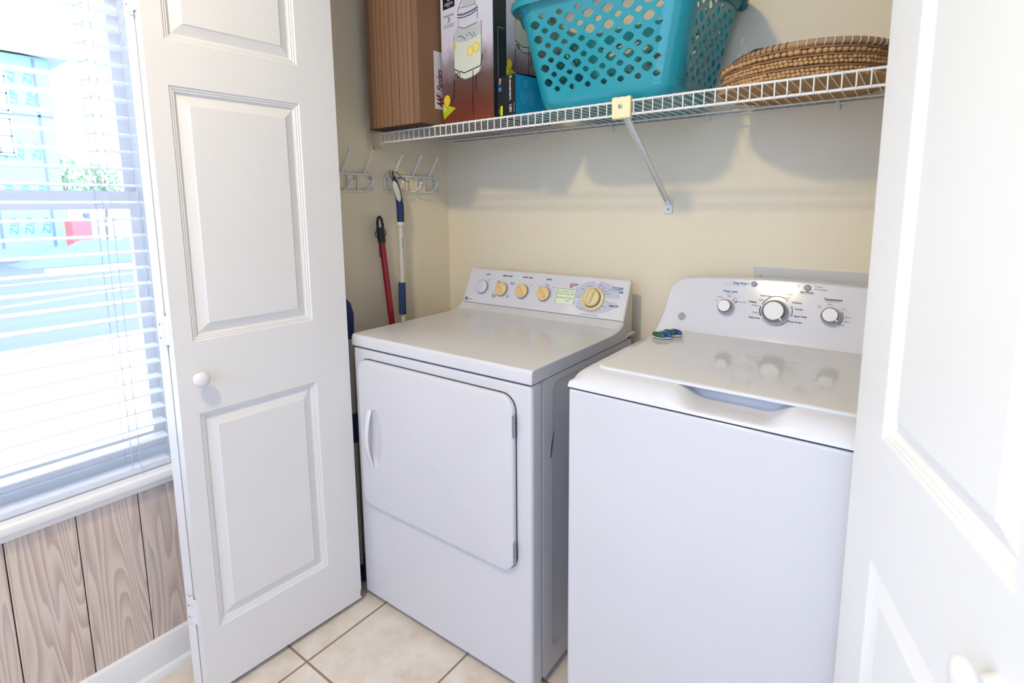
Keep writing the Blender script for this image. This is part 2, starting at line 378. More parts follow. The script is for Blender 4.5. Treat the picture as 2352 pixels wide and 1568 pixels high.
lw = nd(nt, 'ShaderNodeFresnel'); lw.inputs[0].default_value = 1.45; mxs = nd(nt, 'ShaderNodeMixShader')
tr.inputs[0].default_value = (.96, .98, .98, 1)
nt.links.new(lw.outputs[0], mxs.inputs[0]); nt.links.new(tr.outputs[0], mxs.inputs[1]); nt.links.new(gl.outputs[0], mxs.inputs[2]); nt.links.new(mxs.outputs[0], nt.nodes['Material Output'].inputs[0])
mb = MB(); wbox(mb, -.002, .002, WY0+.038, WY1-.038, .67, 1.315); mb.build('glass_pane', m_glass, win, smooth=0)
mb = MB(); wbox(mb, -.024, -.020, WY0+.038, WY1-.038, 1.353, 2.022); mb.build('glass_pane', m_glass, win, smooth=0)
mb = MB(); wbox(mb, .012, .028, -.86, -.80, 1.352, 1.366); wbox(mb, .016, .034, -.845, -.79, 1.366, 1.376); mb.build('sash_lock', m_dark, win, bevel=.003, smooth=0)

# frame added around the unseen fill lamp on the rear wall behind the viewer
w2 = tag(empty('rear_fill_frame', (1.3, -3.22, .48)), 'wide white frame added around the fill lamp behind the viewer', 'window', kind='structure')
mb = MB(); mb.box(-1.28, 1.28, 0, .05, 0, .02); mb.box(-1.28, 1.28, 0, .05, 1.92, 1.98); mb.box(-1.28, -1.205, 0, .05, .02, 1.92); mb.box(1.205, 1.28, 0, .05, .02, 1.92)
mb.build('window_frame', m_trim, w2, smooth=0)

# ------------------------------------------------------------------ bifold doors
def panel_mesh(sg, width=.48, z0=.0, z1=2.12, t=.034):
    """raised three-panel leaf: x = distance from its free edge, face at y = 0 looking along sg*y, body behind it"""
    mb = MB(); P = [(.180, .780), (.966, 1.580), (1.682, 2.02)]; xl, xr = .114, .437
    xs = [0, xl, xr, width]; zs = [z0]+[v for p in P for v in p]+[z1]
    def vy(d): return sg*d
    holes = {(1, 1), (1, 3), (1, 5)}
    for i in range(3):
        for j in range(len(zs)-1):
            if (i, j) in holes: continue
            mb.add([(xs[i], 0, zs[j]), (xs[i+1], 0, zs[j]), (xs[i+1], 0, zs[j+1]), (xs[i], 0, zs[j+1])], [(0, 1, 2, 3)])
    prof = [(0, 0), (.003, -.0035), (.006, -.0030), (.0085, -.0060), (.0115, -.0055), (.014, -.0105), (.0180, -.0115), (.0405, -.0035), (.0425, -.0012)]
    for a, b in P:
        prev = None
        for o, d in prof:
            ring = [(xl+o, vy(d), a+o), (xr-o, vy(d), a+o), (xr-o, vy(d), b-o), (xl+o, vy(d), b-o)]
            if prev: mb.add(prev+ring, [(k, (k+1) % 4, 4+(k+1) % 4, 4+k) for k in range(4)])
            prev = ring
        mb.add(prev, [(0, 1, 2, 3)])
    b = -sg*t; r = .003
    mb.add([(0, 0, z0), (width, 0, z0), (width, 0, z1), (0, 0, z1), (0, b, z0), (width, b, z0), (width, b, z1), (0, b, z1)],
           [(4, 5, 6, 7), (0, 1, 5, 4), (1, 2, 6, 5), (2, 3, 7, 6), (3, 0, 4, 7)])
    bm_v = mb
    return bm_v
def weld(o):
    bm = bmesh.new(); bm.from_mesh(o.data); bmesh.ops.remove_doubles(bm, verts=bm.verts, dist=1e-5)
    bmesh.ops.recalc_face_normals(bm, faces=bm.faces); bm.to_mesh(o.data); bm.free(); return o
def knob_geo(sg):
    mb = MB(); M = Matrix.Rotation(-sg*PI/2, 4, 'X')
    mb.lathe([(.0005, 0), (.012, 0), (.010, .004), (.008, .011), (.010, .016), (.0175, .020), (.0200, .025), (.0180, .030), (.012, .0335), (.0004, .0345)], 24, M, caps=False); return mb
def hinge_geo():
    mb = MB()
    for k, (a, b) in enumerate(((-.044, -.016), (-.0145, .0145), (.016, .044))): mb.tube([(0, 0, a), (0, 0, b)], .0042, 10)
    return mb
# left pair
dl = tag(empty('door_1', (.016, -.0285, .017)), 'white raised panel bifold door folded open at the left of the closet', 'door', kind='structure')
aL = math.atan2(-.9985, -.054)
pl = weld(panel_mesh(1).build('leading_panel', m_door, dl, rot=(0, 0, aL), smooth=0))
knob_geo(1).build('door_knob', m_door, pl, loc=(.4328, 0, .8727), smooth=50)
mb = MB(); mb.add([(.0004, .0004, .006), (.0004, -.012, .004), (-.0006, -.013, .034), (-.0006, -.004, .040), (-.0004, .0006, .030)], [(0, 1, 2, 3, 4)])
mb.add([(-.0005, .0006, .004), (.004, .0006, .006), (.0055, .0006, .016), (.003, .0006, .028), (-.0005, .0006, .036)], [(0, 1, 2, 3, 4)])
o = mb.build('chipped_corner', m_raw, pl, smooth=0); o['label'] = 'bare brown wood where the paint chipped off the bottom corner'
aJ = math.radians(-90+10.5)                            # jamb leaf, leaning back to its pivot
hx = Vector((-.010-.016, -.0285-.4790-.0285+.0285, 0))
pj = weld(panel_mesh(-1).build('jamb_panel', m_door, dl, smooth=0))
uJ = Vector((-math.sin(math.radians(10.5)), math.cos(math.radians(10.5)), 0))
# hinge-side back corner sits beside the leading leaf; x axis runs from pivot end to hinge end
hinge_end = Vector((-.0515, -.506, 0)); nJ = Vector((-math.cos(math.radians(10.5)), -math.sin(math.radians(10.5)), 0))
org = hinge_end + uJ*.48 + nJ*.034 - Vector((.016, -.0285, 0))
pj.location = org; pj.rotation_euler = (0, 0, math.atan2(-uJ.y, -uJ.x))
for z in (.255, 1.017, 1.79):
    hm = hinge_geo(); hm.box(-.0015, .0015, -.002, .002, -.044, .044)
    hg = hm.build('hinge', m_door, dl, loc=(-.0478-.016, -.5095+.0285, z-.017), smooth=40)
    mb = MB(); Mh = frame((hg.location.x*0, 0, 0), (1, 0, 0), (0, 1, 0))
    lf = MB().box(-.024, -.003, -.0035, -.001, -.036, .036); lf.box(.003, .022, -.0025, -.0005, -.036, .036)
    lf.build('hinge_leaf', m_door, hg, bevel=.0008, rot=(0, 0, math.radians(10.5)), smooth=0)
    for s_ in (-.02, .014):
        MB().lathe([(.0001, 0), (.0032, 0), (.0028, .001), (.0001, .0013)], 10, Matrix.Translation((-.013, -.0035, s_)) @ Matrix.Rotation(PI/2, 4, 'X'), caps=False).build('screw', m_steel, hg, rot=(0, 0, math.radians(10.5)))
# right pair
dr = tag(empty('door_2', (1.357, -.032, .017)), 'white raised panel bifold door close on the right', 'door', kind='structure')
aR = math.atan2(-.943, .333)
pr = weld(panel_mesh(-1).build('leading_panel', m_door, dr, rot=(0, 0, aR), smooth=0))
knob_geo(-1).build('door_knob', m_door, pr, loc=(.4328, 0, .8727), smooth=50)
pq = weld(panel_mesh(1).build('jamb_panel', m_door, dr, smooth=0))
e2 = Vector((.333, -.943, 0)).normalized(); n2 = Vector((.943, .333, 0)).normalized()
u2 = Vector((.333*1, .943, 0)).normalized(); m2 = Vector((.943, -.333, 0)).normalized()
p0 = e2*.48 + n2*.038
pq.location = p0 + u2*.48 + m2*.034*0; pq.rotation_euler = (0, 0, math.atan2(-u2.y, -u2.x))
pq.location = p0 + u2*.48 + m2*.036
for z in (.255, 1.017, 1.79):
    hinge_geo().build('hinge', m_door, dr, loc=tuple(e2*.484+n2*.036+Vector((0, 0, z))), smooth=40)

# ------------------------------------------------------------------ window blind
bl = tag(empty('window_blind', (LX-.028, -.464, WZ0)), 'white two inch horizontal blind hanging open in the window', 'blind')
ln = -.464-WY0-.02; mb = MB(); z = .6852-WZ0; NS = 0
while z < 1.42:
    mb.m = 0; mb.grid([[(-.0245+.049*k/6, -yy, z+.0042*(1-((k-3)/3)**2)-.001) for k in range(7)] for yy in (0, ln)])
    mb.grid([[(-.0245+.049*k/6, -yy, z-.0036+.0042*(1-((k-3)/3)**2)) for k in range(7)] for yy in (0, ln)])
    mb.m = 1
    for xx in (-.0245, .0245): mb.add([(xx, 0, z-.001), (xx, -ln, z-.001), (xx, -ln, z-.0036), (xx, 0, z-.0036)], [(0, 1, 2, 3)])
    for yy in (0, -ln): mb.add([(-.0245, yy, z), (.0245, yy, z), (.0245, yy, z-.0026), (-.0245, yy, z-.0026)], [(0, 1, 2, 3)])
    z += .04296; NS += 1
mb.build('slats', [m_blind, m_blind_edge], bl, smooth=30)
MB().box(-.025, .025, -ln, 0, .003, .020).build('bottom_rail', m_blind, bl, bevel=.004)
MB().box(-.028, .028, -ln-.006, .006, 1.43, 1.478).build('head_rail', m_blind, bl, bevel=.003)
for cy in (-.092, -.70, -1.25):
    mb = MB()
    for xx in (-.0262, .0262): mb.tube([(xx, cy, .02), (xx, cy, 1.44)], .0009, 6)
    zz = .6852-WZ0-.004
    for k in range(NS): mb.tube([(-.0262, cy-.004, zz+k*.04296), (.0262, cy+.004, zz+k*.04296)], .0007, 4)
    mb.tube([(.028, cy+.018, -.004), (.0275, cy+.016, 1.44)], .0009, 6)
    mb.build('ladder_cord', m_cord, bl)
mb = MB(); mb.tube([(.030, -.016, .50), (.030, -.018, 1.44)], .0008, 6); mb.lathe([(.001, 0), (.003, .004), (.0025, .014), (.001, .018)], 10, Matrix.Translation((.030, -.016, .486)))
mb.build('pull_cord', m_cord, bl)

# ------------------------------------------------------------------ dryer
DW = .686
dry = tag(empty('clothes_dryer', (0, 0, 0), .0143), 'white front loading clothes dryer with cream knobs, left of the washer', 'dryer')
# cabinet: front sheet with rolled edges, side recessed
mb = MB(); mb.box(.0065, DW-.0065, .054, .592, .02, .8745)
mb.build('cabinet', m_enamel2, dry, bevel=.003)
mb = MB(); mb.box(0, DW, 0, .0532, .017, .8745); mb.build('front_panel', m_enamel, dry, bevel=.010, bseg=4)
for sx, x1 in ((1, DW), (-1, 0.0)):
    mb = MB(); xi = x1-sx*.0066
    rings = [(.0542, .592, .022, .8745, xi), (.0542, .592, .022, .8745, x1), (.100, .55, .075, .858, x1), (.112, .538, .090, .846, x1-sx*.006)]
    prev = None
    for a, b, c, d, xx in rings:
        poly = [(xx, p, q) for p, q in rrect(a, b, c, d, .012 if prev is None or xx == x1 and a < .06 else .03, 4)]
        if prev: n_ = len(poly); mb.add(prev+poly, [(k, (k+1) % n_, n_+(k+1) % n_, n_+k) for k in range(n_)])
        prev = poly
    mb.add(prev, [tuple(range(len(prev)))])
    if sx > 0:
        ring2_pts = [(x1-.0056, .37+.05*math.cos(2*PI*k/24), .17+.05*math.sin(2*PI*k/24)) for k in range(24)]
        mb.tube(ring2_pts, .0012, 5, closed=True)
    mb.build('side_panel', m_enamel2, dry, smooth=30)
mb = MB(); mb.add([(DW+.0006, .088, .655), (DW+.0006, .092, .652), (DW+.0006, .096, .675), (DW+.0006, .101, .700), (DW+.0006, .108, .727), (DW+.0006, .100, .712), (DW+.0006, .093, .690)], [(0, 1, 2, 3, 4, 5, 6)])
mb.build('scuff', m_dark, dry, smooth=0)['label'] = 'dark scuff on the right side panel'
# top lid with swept-up back
prof = [(-.003, .8770), (-.003, .903), (-.001, .9095), (.003, .9135), (.009, .9150), (.20, .9140), (.43, .9128), (.46, .9140), (.49, .9182), (.512, .9260), (.5285, .9365), (.5285, .930), (.56, .905), (.56, .8770)]
mb = MB(); mb.prism(prof, -.003, DW+.003, frame((0, 0, 0), (0, 1, 0), (0, 0, 1)))
mb.build('top_lid', m_enamel, dry, bevel=.006, bseg=3, smooth=30)
mb = MB(); mb.box(.002, DW-.002, -.0002, .59, .8738, .8772); mb.build('lid_seam', m_dark, dry, smooth=0)
# control console
CY0, CZ0, CY1, CZ1 = .5301, .9374, .588, 1.066
cT = V(0, CY1-CY0, CZ1-CZ0).normalized(); cN = V(0, -cT.z, cT.y)
def CP(x, t, off=.0): return frame(V(x, CY0, CZ0)+cT*t+cN*off, (1, 0, 0), cT)
prof = [(.449, .884), (.456, .908), (.495, .9195), (.530, .9385), (.5312, .9405), (.5862, 1.062), (.588, 1.0648), (.5915, 1.066), (.598, 1.066), (.6005, 1.063), (.600, .884)]
mb = MB(); mb.prism(prof, .002, DW-.004, frame((0, 0, 0), (0, 1, 0), (0, 0, 1)))
cons = mb.build('control_console', m_plast, dry, bevel=.004, bseg=3, smooth=30)
for x0, x1 in ((DW-.0045, DW-.0015), (-.0005, .0025)):
    prof2 = [(.449, .884), (.458, .909), (.500, .9215), (.534, .943), (.586, 1.057), (.590, 1.061), (.598, 1.061), (.598, .884)]
    mb = MB(); mb.prism(prof2, x0, x1, frame((0, 0, 0), (0, 1, 0), (0, 0, 1)))
    mb.box(x0 if x1 > .1 else x0-.004, x1+.007 if x1 > .1 else x1, .548, .613, .884, .894)
    mb.build('console_end_cap', m_sideplast, dry, bevel=.0015)
mb = MB(); mb.box(.0, DW, .592, .613, .884, .893); mb.build('rear_lip', m_sideplast, dry, bevel=.002)
M0 = CP(0, 0, .0009); M1 = CP(0, 0, .0006); M2 = CP(0, 0, .0012)
mb = MB()
mb.add([(.003, .0014, 0), (DW-.006, .0014, 0), (DW-.006, .0030, 0), (.003, .0030, 0)], [(0, 1, 2, 3)], CP(0, 0, .0012)); mb.build('console_seam', m_dark, dry, smooth=0)
# lavender dial field: ellipse with white gaps
def ell(a0, a1, n=22, ax=.0875, ay=.0565, cx=.569, cy=.0735): return [(cx+ax*math.cos(a0+(a1-a0)*k/n), cy+ay*math.sin(a0+(a1-a0)*k/n)) for k in range(n+1)]
mb = MB()
for a0, a1 in ((math.radians(2), math.radians(88)), (math.radians(98), math.radians(192)), (math.radians(204), math.radians(345))):
    p = ell(a0, a1); mb.add([(.563, .0715, 0)]+[(x, y, 0) for x, y in p], [(0, k, k+1) for k in range(1, len(p))], M1)
mb.build('dial_field', m_lav, dry, smooth=0)['label'] = 'lavender printed oval around the timer knob'
words(dry, m_ink, M0, [('^~START', .0826, .1043, .1207, .0058), ('^~FABRIC CARE', .1628, .2099, .1214, .0062), ('^~EXTRA CARE', .2574, .3013, .1218, .0062), ('^~SIGNAL', .3601, .3857, .1217, .0062),
    ('START', .099, .1117, .0986, .004), ('COTTONS', .1436, .162, .0964, .004), ('LOW HEAT', .1436, .162, .0915, .004), ('EASY CARE', .2064, .2276, .0966, .004), ('MED HEAT', .2064, .2276, .092, .004),
    ('EASY CARE', .1337, .1563, .0442, .004), ('DELICATES', .1337, .1563, .0396, .004), ('LOW HEAT', .1347, .1553, .035, .004), ('FLUFF', .2038, .2147, .0441, .004), ('NO HEAT', .201, .2158, .0398, .004),
    ('ON', .3012, .3073, .0933, .004), ('OFF', .3429, .3475, .0935, .004), ('MEDIUM', .3623, .3802, .10, .0042), ('LOUD', .3937, .4052, .093, .004),
    ('^~COTTONS', .4614, .4942, .1115, .0058), ('AUTOMATIC', .462, .4884, .1066, .0036), ('^~EASY CARE', .6233, .6629, .1122, .0062), ('AUTOMATIC', .6352, .6617, .1078, .0034), ('AUTOMATIC DRYING CYCLE', .6124, .6631, .1038, .0034),
    ('^~TIMED DRY', .6219, .6603, .0494, .0062), ('\u2022 = PREFERRED REGULAR SETTING', .5229, .5919, .0112, .0036), ('MORE DRY', .5696, .5874, .1164, .0036), ('VERY DRY', .5858, .6016, .1082, .0034),
    ('LESS DRY', .5961, .6125, .0971, .0034), ('EXTRA CARE', .6024, .6228, .0883, .0034), ('EXTRA CARE', .5287, .55, .1097, .0034), ('LESS DRY', .5061, .5218, .0985, .0034), ('MORE', .4985, .5088, .0674, .0034),
    ('EXTRA CARE', .5019, .5175, .0318, .0034), ('COOL DOWN', .5143, .5322, .0257, .0034), ('80 MIN', .6004, .6134, .0444, .0036), ('0', .5275, .5292, .0305, .0034), ('10', .5375, .5405, .0255, .0034), ('20', .551, .554, .0212, .0034),
    ('30', .565, .568, .0222, .0034), ('40', .579, .583, .0255, .0034), ('50', .591, .594, .0320, .0034)])
for p, q in [((.576, .1125), (.5729, .101)), ((.5919, .105), (.5849, .0951)), ((.5254, .0986), (.5347, .0917)), ((.5127, .0759), (.5243, .0735)), ((.5364, .041), (.5286, .0331)), ((.5449, .0372), (.54, .0279)), ((.5545, .0335), (.553, .024)), ((.5649, .0347), (.5665, .025)), ((.5749, .0375), (.5801, .0282)), ((.5841, .0431), (.5921, .0348)), ((.5917, .0504), (.6003, .0448))]:
    mb = MB(); bar2(mb, p, q, .0008, M0); mb.build('dial_tick', m_ink, dry, smooth=0)
for p in ((.5625, .1184), (.5091, .0575), (.6111, .0648), (.5211, .0898)):
    mb = MB(); disc2(mb, p[0], p[1], .0014, .0014, M0, 10); mb.build('dial_dot', m_ink, dry, smooth=0)
mb = MB(); disc2(mb, .4684, .1019, .0068, .0032, M0); mb.build('orange_mark', m_redink, dry, smooth=0)
for nm, mm, x, t, rx, ry, MM_ in (('green_mark', m_green, .6526, .0979, .005, .003, M0), ('green_mark', m_green, .2165, .0883, .003, .0014, M0), ('blue_mark', m_blue, .6600, .0975, .005, .003, M2), ('blue_mark', m_blue, .1451, .0312, .003, .0014, M0)):
    mb = MB(); disc2(mb, x, t, rx, ry, MM_); mb.build(nm, mm, dry, smooth=0)
def emblem(parent, x, t, r, MM, dark, light, name='round_emblem'):
    mb = MB(); disc2(mb, x, t, r, r, MM(.0008), 28); e = mb.build(name, dark, parent, smooth=0)
    mb = MB(); ring2(mb, x, t, r*.80, r*.90, 0, 2*PI, MM(.0011)); mb.text('GE', x-r*.55, x+r*.55, t, r*.85, MM(.0011))
    for k in range(4):
        a = PI/4+k*PI/2; ring2(mb, x+r*.62*math.cos(a), t+r*.62*math.sin(a), r*.10, r*.18, a-1.6, a+1.6, MM(.0011), 8)
    mb.build('emblem_lettering', light, e, smooth=0)
emblem(dry, .0145, .0160, .0078, lambda o: CP(0, 0, o), m_ink, m_label)
mb = MB(); mb.text('~Profile', .0252, .0447, .0152, .0055, M0); mb.build('script_lettering', m_inkg, dry, smooth=0)
def dryer_knob(x, t, ang, cap, base_ring=True):
    k = MB(); k.lathe([(.0305, 0), (.0305, .0006), (.029, .001), (.0005, .001)], 32, CP(x+.002, t, .0004), caps=False)  # pale grey base disc, slightly wider than the knob
    ring = k.build('knob_ring', m_ring, dry)
    k = MB(); k.lathe([(.0262, 0), (.0262, .004), (.0255, .0055), (.0005, .0055)], 32, CP(x, t, .0008), caps=False)
    kb = k.build('knob', cap, dry); kb.data.materials[0] = m_knobbase
    k = MB(); k.lathe([(.0252, .0055), (.0250, .0110), (.0242, .0128), (.022, .0136), (.0005, .0138)], 32, CP(x, t, .0008), caps=False)
    # ridge grip that tapers to a pointer at the rim
    R = CP(x, t, .0142) @ Matrix.Rotation(ang, 4, 'Z'); rows = []
    for i in range(15):
        s_ = i/14; xx = -.0205+.0475*s_; w = .0078*(1-.55*s_)*min(1, 4.5*s_+.25); hgt = .0115*(math.sin(PI*min(1, s_*1.25+.12))**.6 if s_ < .7 else max(.25, 1-(s_-.7)*2.2))
        rows.append([(xx, w*math.cos(a)*1.0, hgt*math.sin(a)-.001) for a in [PI*j/8 for j in range(9)]])
    k.grid(rows, R); k.add(rows[-1]+[(rows[-1][0][0], 0, -.001)], [(j, j+1, 9) for j in range(8)], R); k.add(rows[0]+[(rows[0][0][0], 0, -.001)], [(j+1, j, 9) for j in range(8)], R)
    c = k.build('knob_cap', cap, kb, smooth=50)
KN = [(.0817, .0675, 100, m_plast), (.1755, .0655, 128, m_cream), (.2702, .0655, 122, m_cream), (.3655, .0650, 132, m_cream)]
for x, t, a, mm in KN: dryer_knob(x, t, math.radians(a), mm)
k = MB(); k.lathe([(.0425, 0), (.0425, .004), (.041, .007), (.032, .0085), (.0005, .0085)], 40, CP(.5608, .0665, .0008), caps=False); tk = k.build('timer_knob', m_cream2, dry)
k = MB(); k.lathe([(.0322, .0085), (.0322, .0095), (.0005, .0096)], 40, CP(.5605, .0665, .0008), caps=False); k.build('knob_gap', m_ink, tk)
k = MB(); k.lathe([(.0305, .0096), (.0300, .019), (.0285, .021), (.024, .0222), (.0005, .0226)], 40, CP(.560, .0672, .0008), caps=False)
R = CP(.560, .0672, .0228) @ Matrix.Rotation(math.radians(78), 4, 'Z'); rows = []
for i in range(15):
    s_ = i/14; xx = -.0295+.059*s_; w = .0105; hgt = .0125*max(.12, 1-abs(2*s_-1)**4)
    rows.append([(xx, w*math.cos(a), hgt*math.sin(a)-.001) for a in [PI*j/8 for j in range(9)]])
k.grid(rows, R); k.build('knob_cap', m_cream2, tk, smooth=50)
mb = MB(); mb.add([(.5595+.0045, .0965, 0), (.5595+.010, .0965, 0), (.5700, .1045, 0)], [(0, 1, 2)], CP(0, 0, .0098)); mb.build('pointer', m_ink, tk, smooth=0)
# door with pocket handle
def bool_cut(o, cutter):
    m = o.modifiers.new('cut', 'BOOLEAN'); m.operation = 'DIFFERENCE'; m.object = cutter; m.solver = 'EXACT'
    dg = bpy.context.evaluated_depsgraph_get(); me = bpy.data.meshes.new_from_object(o.evaluated_get(dg)); o.modifiers.clear(); old = o.data; o.data = me
    bpy.data.objects.remove(cutter); me.set_sharp_from_angle(angle=math.radians(38)); return o
DX0, DX1, DZ0, DZ1 = .0325, .6390, .3575, .8415
mb = MB(); mb.prism(rrect(DX0-.0018, DX1+.0022, DZ0-.0015, DZ1+.0025, .044, 8), 0, .003, frame((0, .0008, 0), (1, 0, 0), (0, 0, 1))); mb.build('door_gap_shade', m_dark, dry, smooth=30)  # dark plate painting the shaded gap around the door edge
mb = MB(); prev = None
for ins, dep in ((0, -.001), (0, .0105), (.0012, .0135), (.0035, .0150), (.007, .0155)):
    poly = [(x, -dep, z) for x, z in rrect(DX0+ins, DX1-ins, DZ0+ins, DZ1-ins, .042-ins, 8)]; n_ = len(poly)
    if prev: mb.add(prev+poly, [(k, (k+1) % n_, n_+(k+1) % n_, n_+k) for k in range(n_)])
    else: mb.add(poly, [tuple(range(n_))])
    prev = poly
mb.add(prev, [tuple(range(n_))])
door = mb.build('dryer_door', m_enamel, dry, smooth=38)
weld(door)
mb = MB(); mb.ball((.108, -.0155, .598), .027, .011, .094, 24, 16); cut = mb.build('cutter', m_enamel, dry, smooth=50)
bool_cut(door, cut)
rows = []
for i in range(25):
    s_ = i/24; zz = .503+.184*s_; bow = math.sin(PI*s_); yy = -.0165-.020*bow; xc = .0865+.004*bow; w = .0105-.002*bow
    rows.append([(xc+w*math.cos(a), yy-.0045*math.sin(a)*1.0, zz) for a in [2*PI*j/12 for j in range(13)]])
mb = MB(); mb.grid(rows); mb.add(rows[0][:-1], [tuple(range(12))]); mb.add(rows[-1][:-1], [tuple(range(12))]); mb.build('handle', m_plast, door, smooth=50)
for hz in (.7640, .4200):
    mb = MB()
    for a, b in ((-.030, -.011), (-.010, .010), (.011, .030)): mb.tube([(.6405, -.0105, hz+a), (.6405, -.0105, hz+b)], .0036, 10)
    mb.box(.6375, .6405, -.0158, -.0152, hz-.028, hz+.028); mb.build('door_hinge', m_steel, dry, smooth=40)
for fx in (.05, DW-.05):
    for fy in (.06, .54): MB().lathe([(.018, 0), (.018, .008), (.008, .010), (.008, .022)], 14, Matrix.Translation((fx, fy, 0))).build('leveling_foot', m_rubber, dry)
# taped note on the dryer console
Rz = Matrix.Rotation(.0143, 4, 'Z')
nt_o = tag(empty('taped_note', (0, 0, 0), .0143), 'pale green handwritten note taped to the dryer console', 'note')
nq = [(.4153, .0380), (.4895, .0396), (.4931, .0928), (.4179, .0929)]
mb = MB(); mb.add([(x, y, 0) for x, y in nq]+[(x, y, .0006) for x, y in nq], [(3, 2, 1, 0), (4, 5, 6, 7)]+[(k, (k+1) % 4, 4+(k+1) % 4, 4+k) for k in range(4)], CP(0, 0, .0009)); mb.build('paper', m_note, nt_o, smooth=0)
mb = MB()
bar2(mb, (.4179, .0918), (.4931, .0918), .0022, CP(0, 0, .0018)); bar2(mb, (.4169, .0380), (.4190, .0929), .0022, CP(0, 0, .0018)); bar2(mb, (.4886, .0396), (.4922, .0928), .0018, CP(0, 0, .0018)); mb.build('border', m_noteedge, nt_o, smooth=0)
mb = MB()
for st, a, b, t in [('AUTOMATIC CYCLE', .4225, .4865, .0825), ('DOES NOT SHUT OFF', .4215, .4855, .0735), ('PLEASE USE TIMED', .4205, .4835, .0600), ('DRY', .4585, .4745, .0500)]: mb.text(st, a, b, t, .0062, CP(0, 0, .0018))
mb.build('handwriting', m_pencil, nt_o, smooth=0)

# ------------------------------------------------------------------ washer
WXo, WW = .795, .686
wsh = tag(empty('washing_machine', (WXo, 0, 0)), 'white top loading washing machine with chrome dials, right of the dryer', 'washer')
mb = MB(); mb.box(0, WW, .002, .640, .02, .8965); mb.build('cabinet', m_enamel, wsh, bevel=.008, bseg=3)
mb = MB(); mb.box(.004, WW-.004, .0045, .63, .894, .901); mb.build('top_seam', m_dark, wsh, smooth=0)
zm = [(0, .8990), (.0015, .9040), (.004, .9090), (.010, .9165), (.020, .9245), (.032, .9315), (.045, .9360), (.06, .9385), (.10, .9400), (.30, .9415), (.46, .9420), (.52, .9440)]
zs = [(0, .8990), (.0015, .9030), (.004, .9052), (.010, .9066), (.03, .9080), (.06, .9090), (.085, .9100), (.10, .9300), (.12, .9400), (.30, .9415), (.52, .9440)]
ys = [0, .0007, .0015, .003, .005, .008, .012, .017, .023, .030, .038, .046, .054, .062, .070, .078, .084, .088, .092, .097, .102, .11, .12, .15, .20, .26, .32, .38, .44, .48, .515]
xs = [0, .0005, .002, .004, .007, .011, .016, .022, .030, .040, .055, .08, .12, .16, .20]+[.215+.005*i for i in range(57)]+[.51, .55, .59, .62]
xs = sorted(set([round(x, 4) for x in xs]+[round(WW-x, 4) for x in xs if x < .2]))
def deck(x, y):
    w = sst(.232, .292, x)*(1-sst(.408, .468, x)); z = lerp(zm, y)*(1-w)+lerp(zs, y)*w
    d = min(x, WW-x); e = 1-max(0, min(1, d/.055)); drop = .0155*e**2.2*sst(0, .03, y)
    if d < .01: drop += .002*(1-d/.01)**2*sst(0, .02, y)
    return z-drop
rows = [[(x, y, .8990) for y in ys] for x in (0,)]+[[(x, y, deck(x, y)) for y in ys] for x in xs]+[[(WW, y, .8990) for y in ys]]
mb = MB(); mb.grid(rows); mb.build('top_cover', m_plast, wsh, smooth=60)
# lid
mb = MB(); prev = None
lid_out = lambda ins: rrect(.041+ins, WW-.041-ins, .0525+ins, .508-ins, max(.004, .028-ins), 6)
for ins, zz in ((.006, .9365), (.0015, .9372), (0, .9385), (0, .9412), (.0012, .9432), (.004, .9446), (.009, .9452)):
    poly = [(x, y, zz) for x, y in lid_out(ins)]; n_ = len(poly)
    if prev: mb.add(prev+poly, [(k, (k+1) % n_, n_+(k+1) % n_, n_+k) for k in range(n_)])
    else: mb.add(poly, [tuple(range(n_))])
    prev = poly
mb.add(prev, [tuple(range(n_))]); mb.build('lid', m_plast, wsh, smooth=40)
# console
wP = V(0, .512, .945); wT = V(0, .062, .15).normalized(); wN = V(0, -wT.z, wT.y)
def WP(x, t, off=0): return frame(wP+wT*t+wN*off+V(x, 0, 0), (1, 0, 0), wT)
outl = [(-.001, -.024), (.0, -.016), (.0045, .004), (.0097, .0236), (.0148, .045), (.018, .0613), (.0205, .092), (.0231, .1169), (.0275, .132), (.0335, .1415), (.0398, .1470), (.052, .1555), (.0692, .162), (.125, .1680), (.205, .1722), (.2675, .1744), (.32, .1750)]
half = WW/2; mb = MB(); fr = []; NX = 14
def inset(i, d):
    x, t = outl[i]; a = Vector(outl[max(0, i-1)]); b = Vector(outl[min(len(outl)-1, i+1)]); tg = (b-a).normalized(); n = Vector((tg.y, -tg.x)); return x+n.x*d, t+n.y*d
base_curve = lambda t: .0025*max(0, 1-(t+.024)/.05)**2
def wpt(x, t, off): return tuple(wP+wT*t+wN*(off+base_curve(t))+V(x, 0, 0))
rows = []
for i in range(len(outl)):
    x, t = inset(i, .007); rows.append([wpt(x+(WW-2*x)*k/NX, t, 0) for k in range(NX+1)])
mb.grid(rows)
def edge_ring(d, off): return [wpt(*inset(i, d), off) for i in range(len(outl))]+[wpt(WW-inset(i, d)[0], inset(i, d)[1], off) for i in range(len(outl)-1, -1, -1)]
rs = [edge_ring(.007, 0), edge_ring(.0035, -.0008), edge_ring(.001, -.003), edge_ring(0, -.007)]
x_, t_ = inset(len(outl)-1, .007)
back = [(p[0], .625, p[2]) for p in rs[-1]]; rs.append(back)
for a, b in zip(rs, rs[1:]): n_ = len(a); mb.add(a+b, [(k, k+1, n_+k+1, n_+k) for k in range(n_-1)])
mb.add(back, [tuple(range(len(back)))]); wc = mb.build('control_console', m_plast, wsh, smooth=55); weld(wc)
wc.data.set_sharp_from_angle(angle=math.radians(55))
W0 = WP(0, 0, .0008)
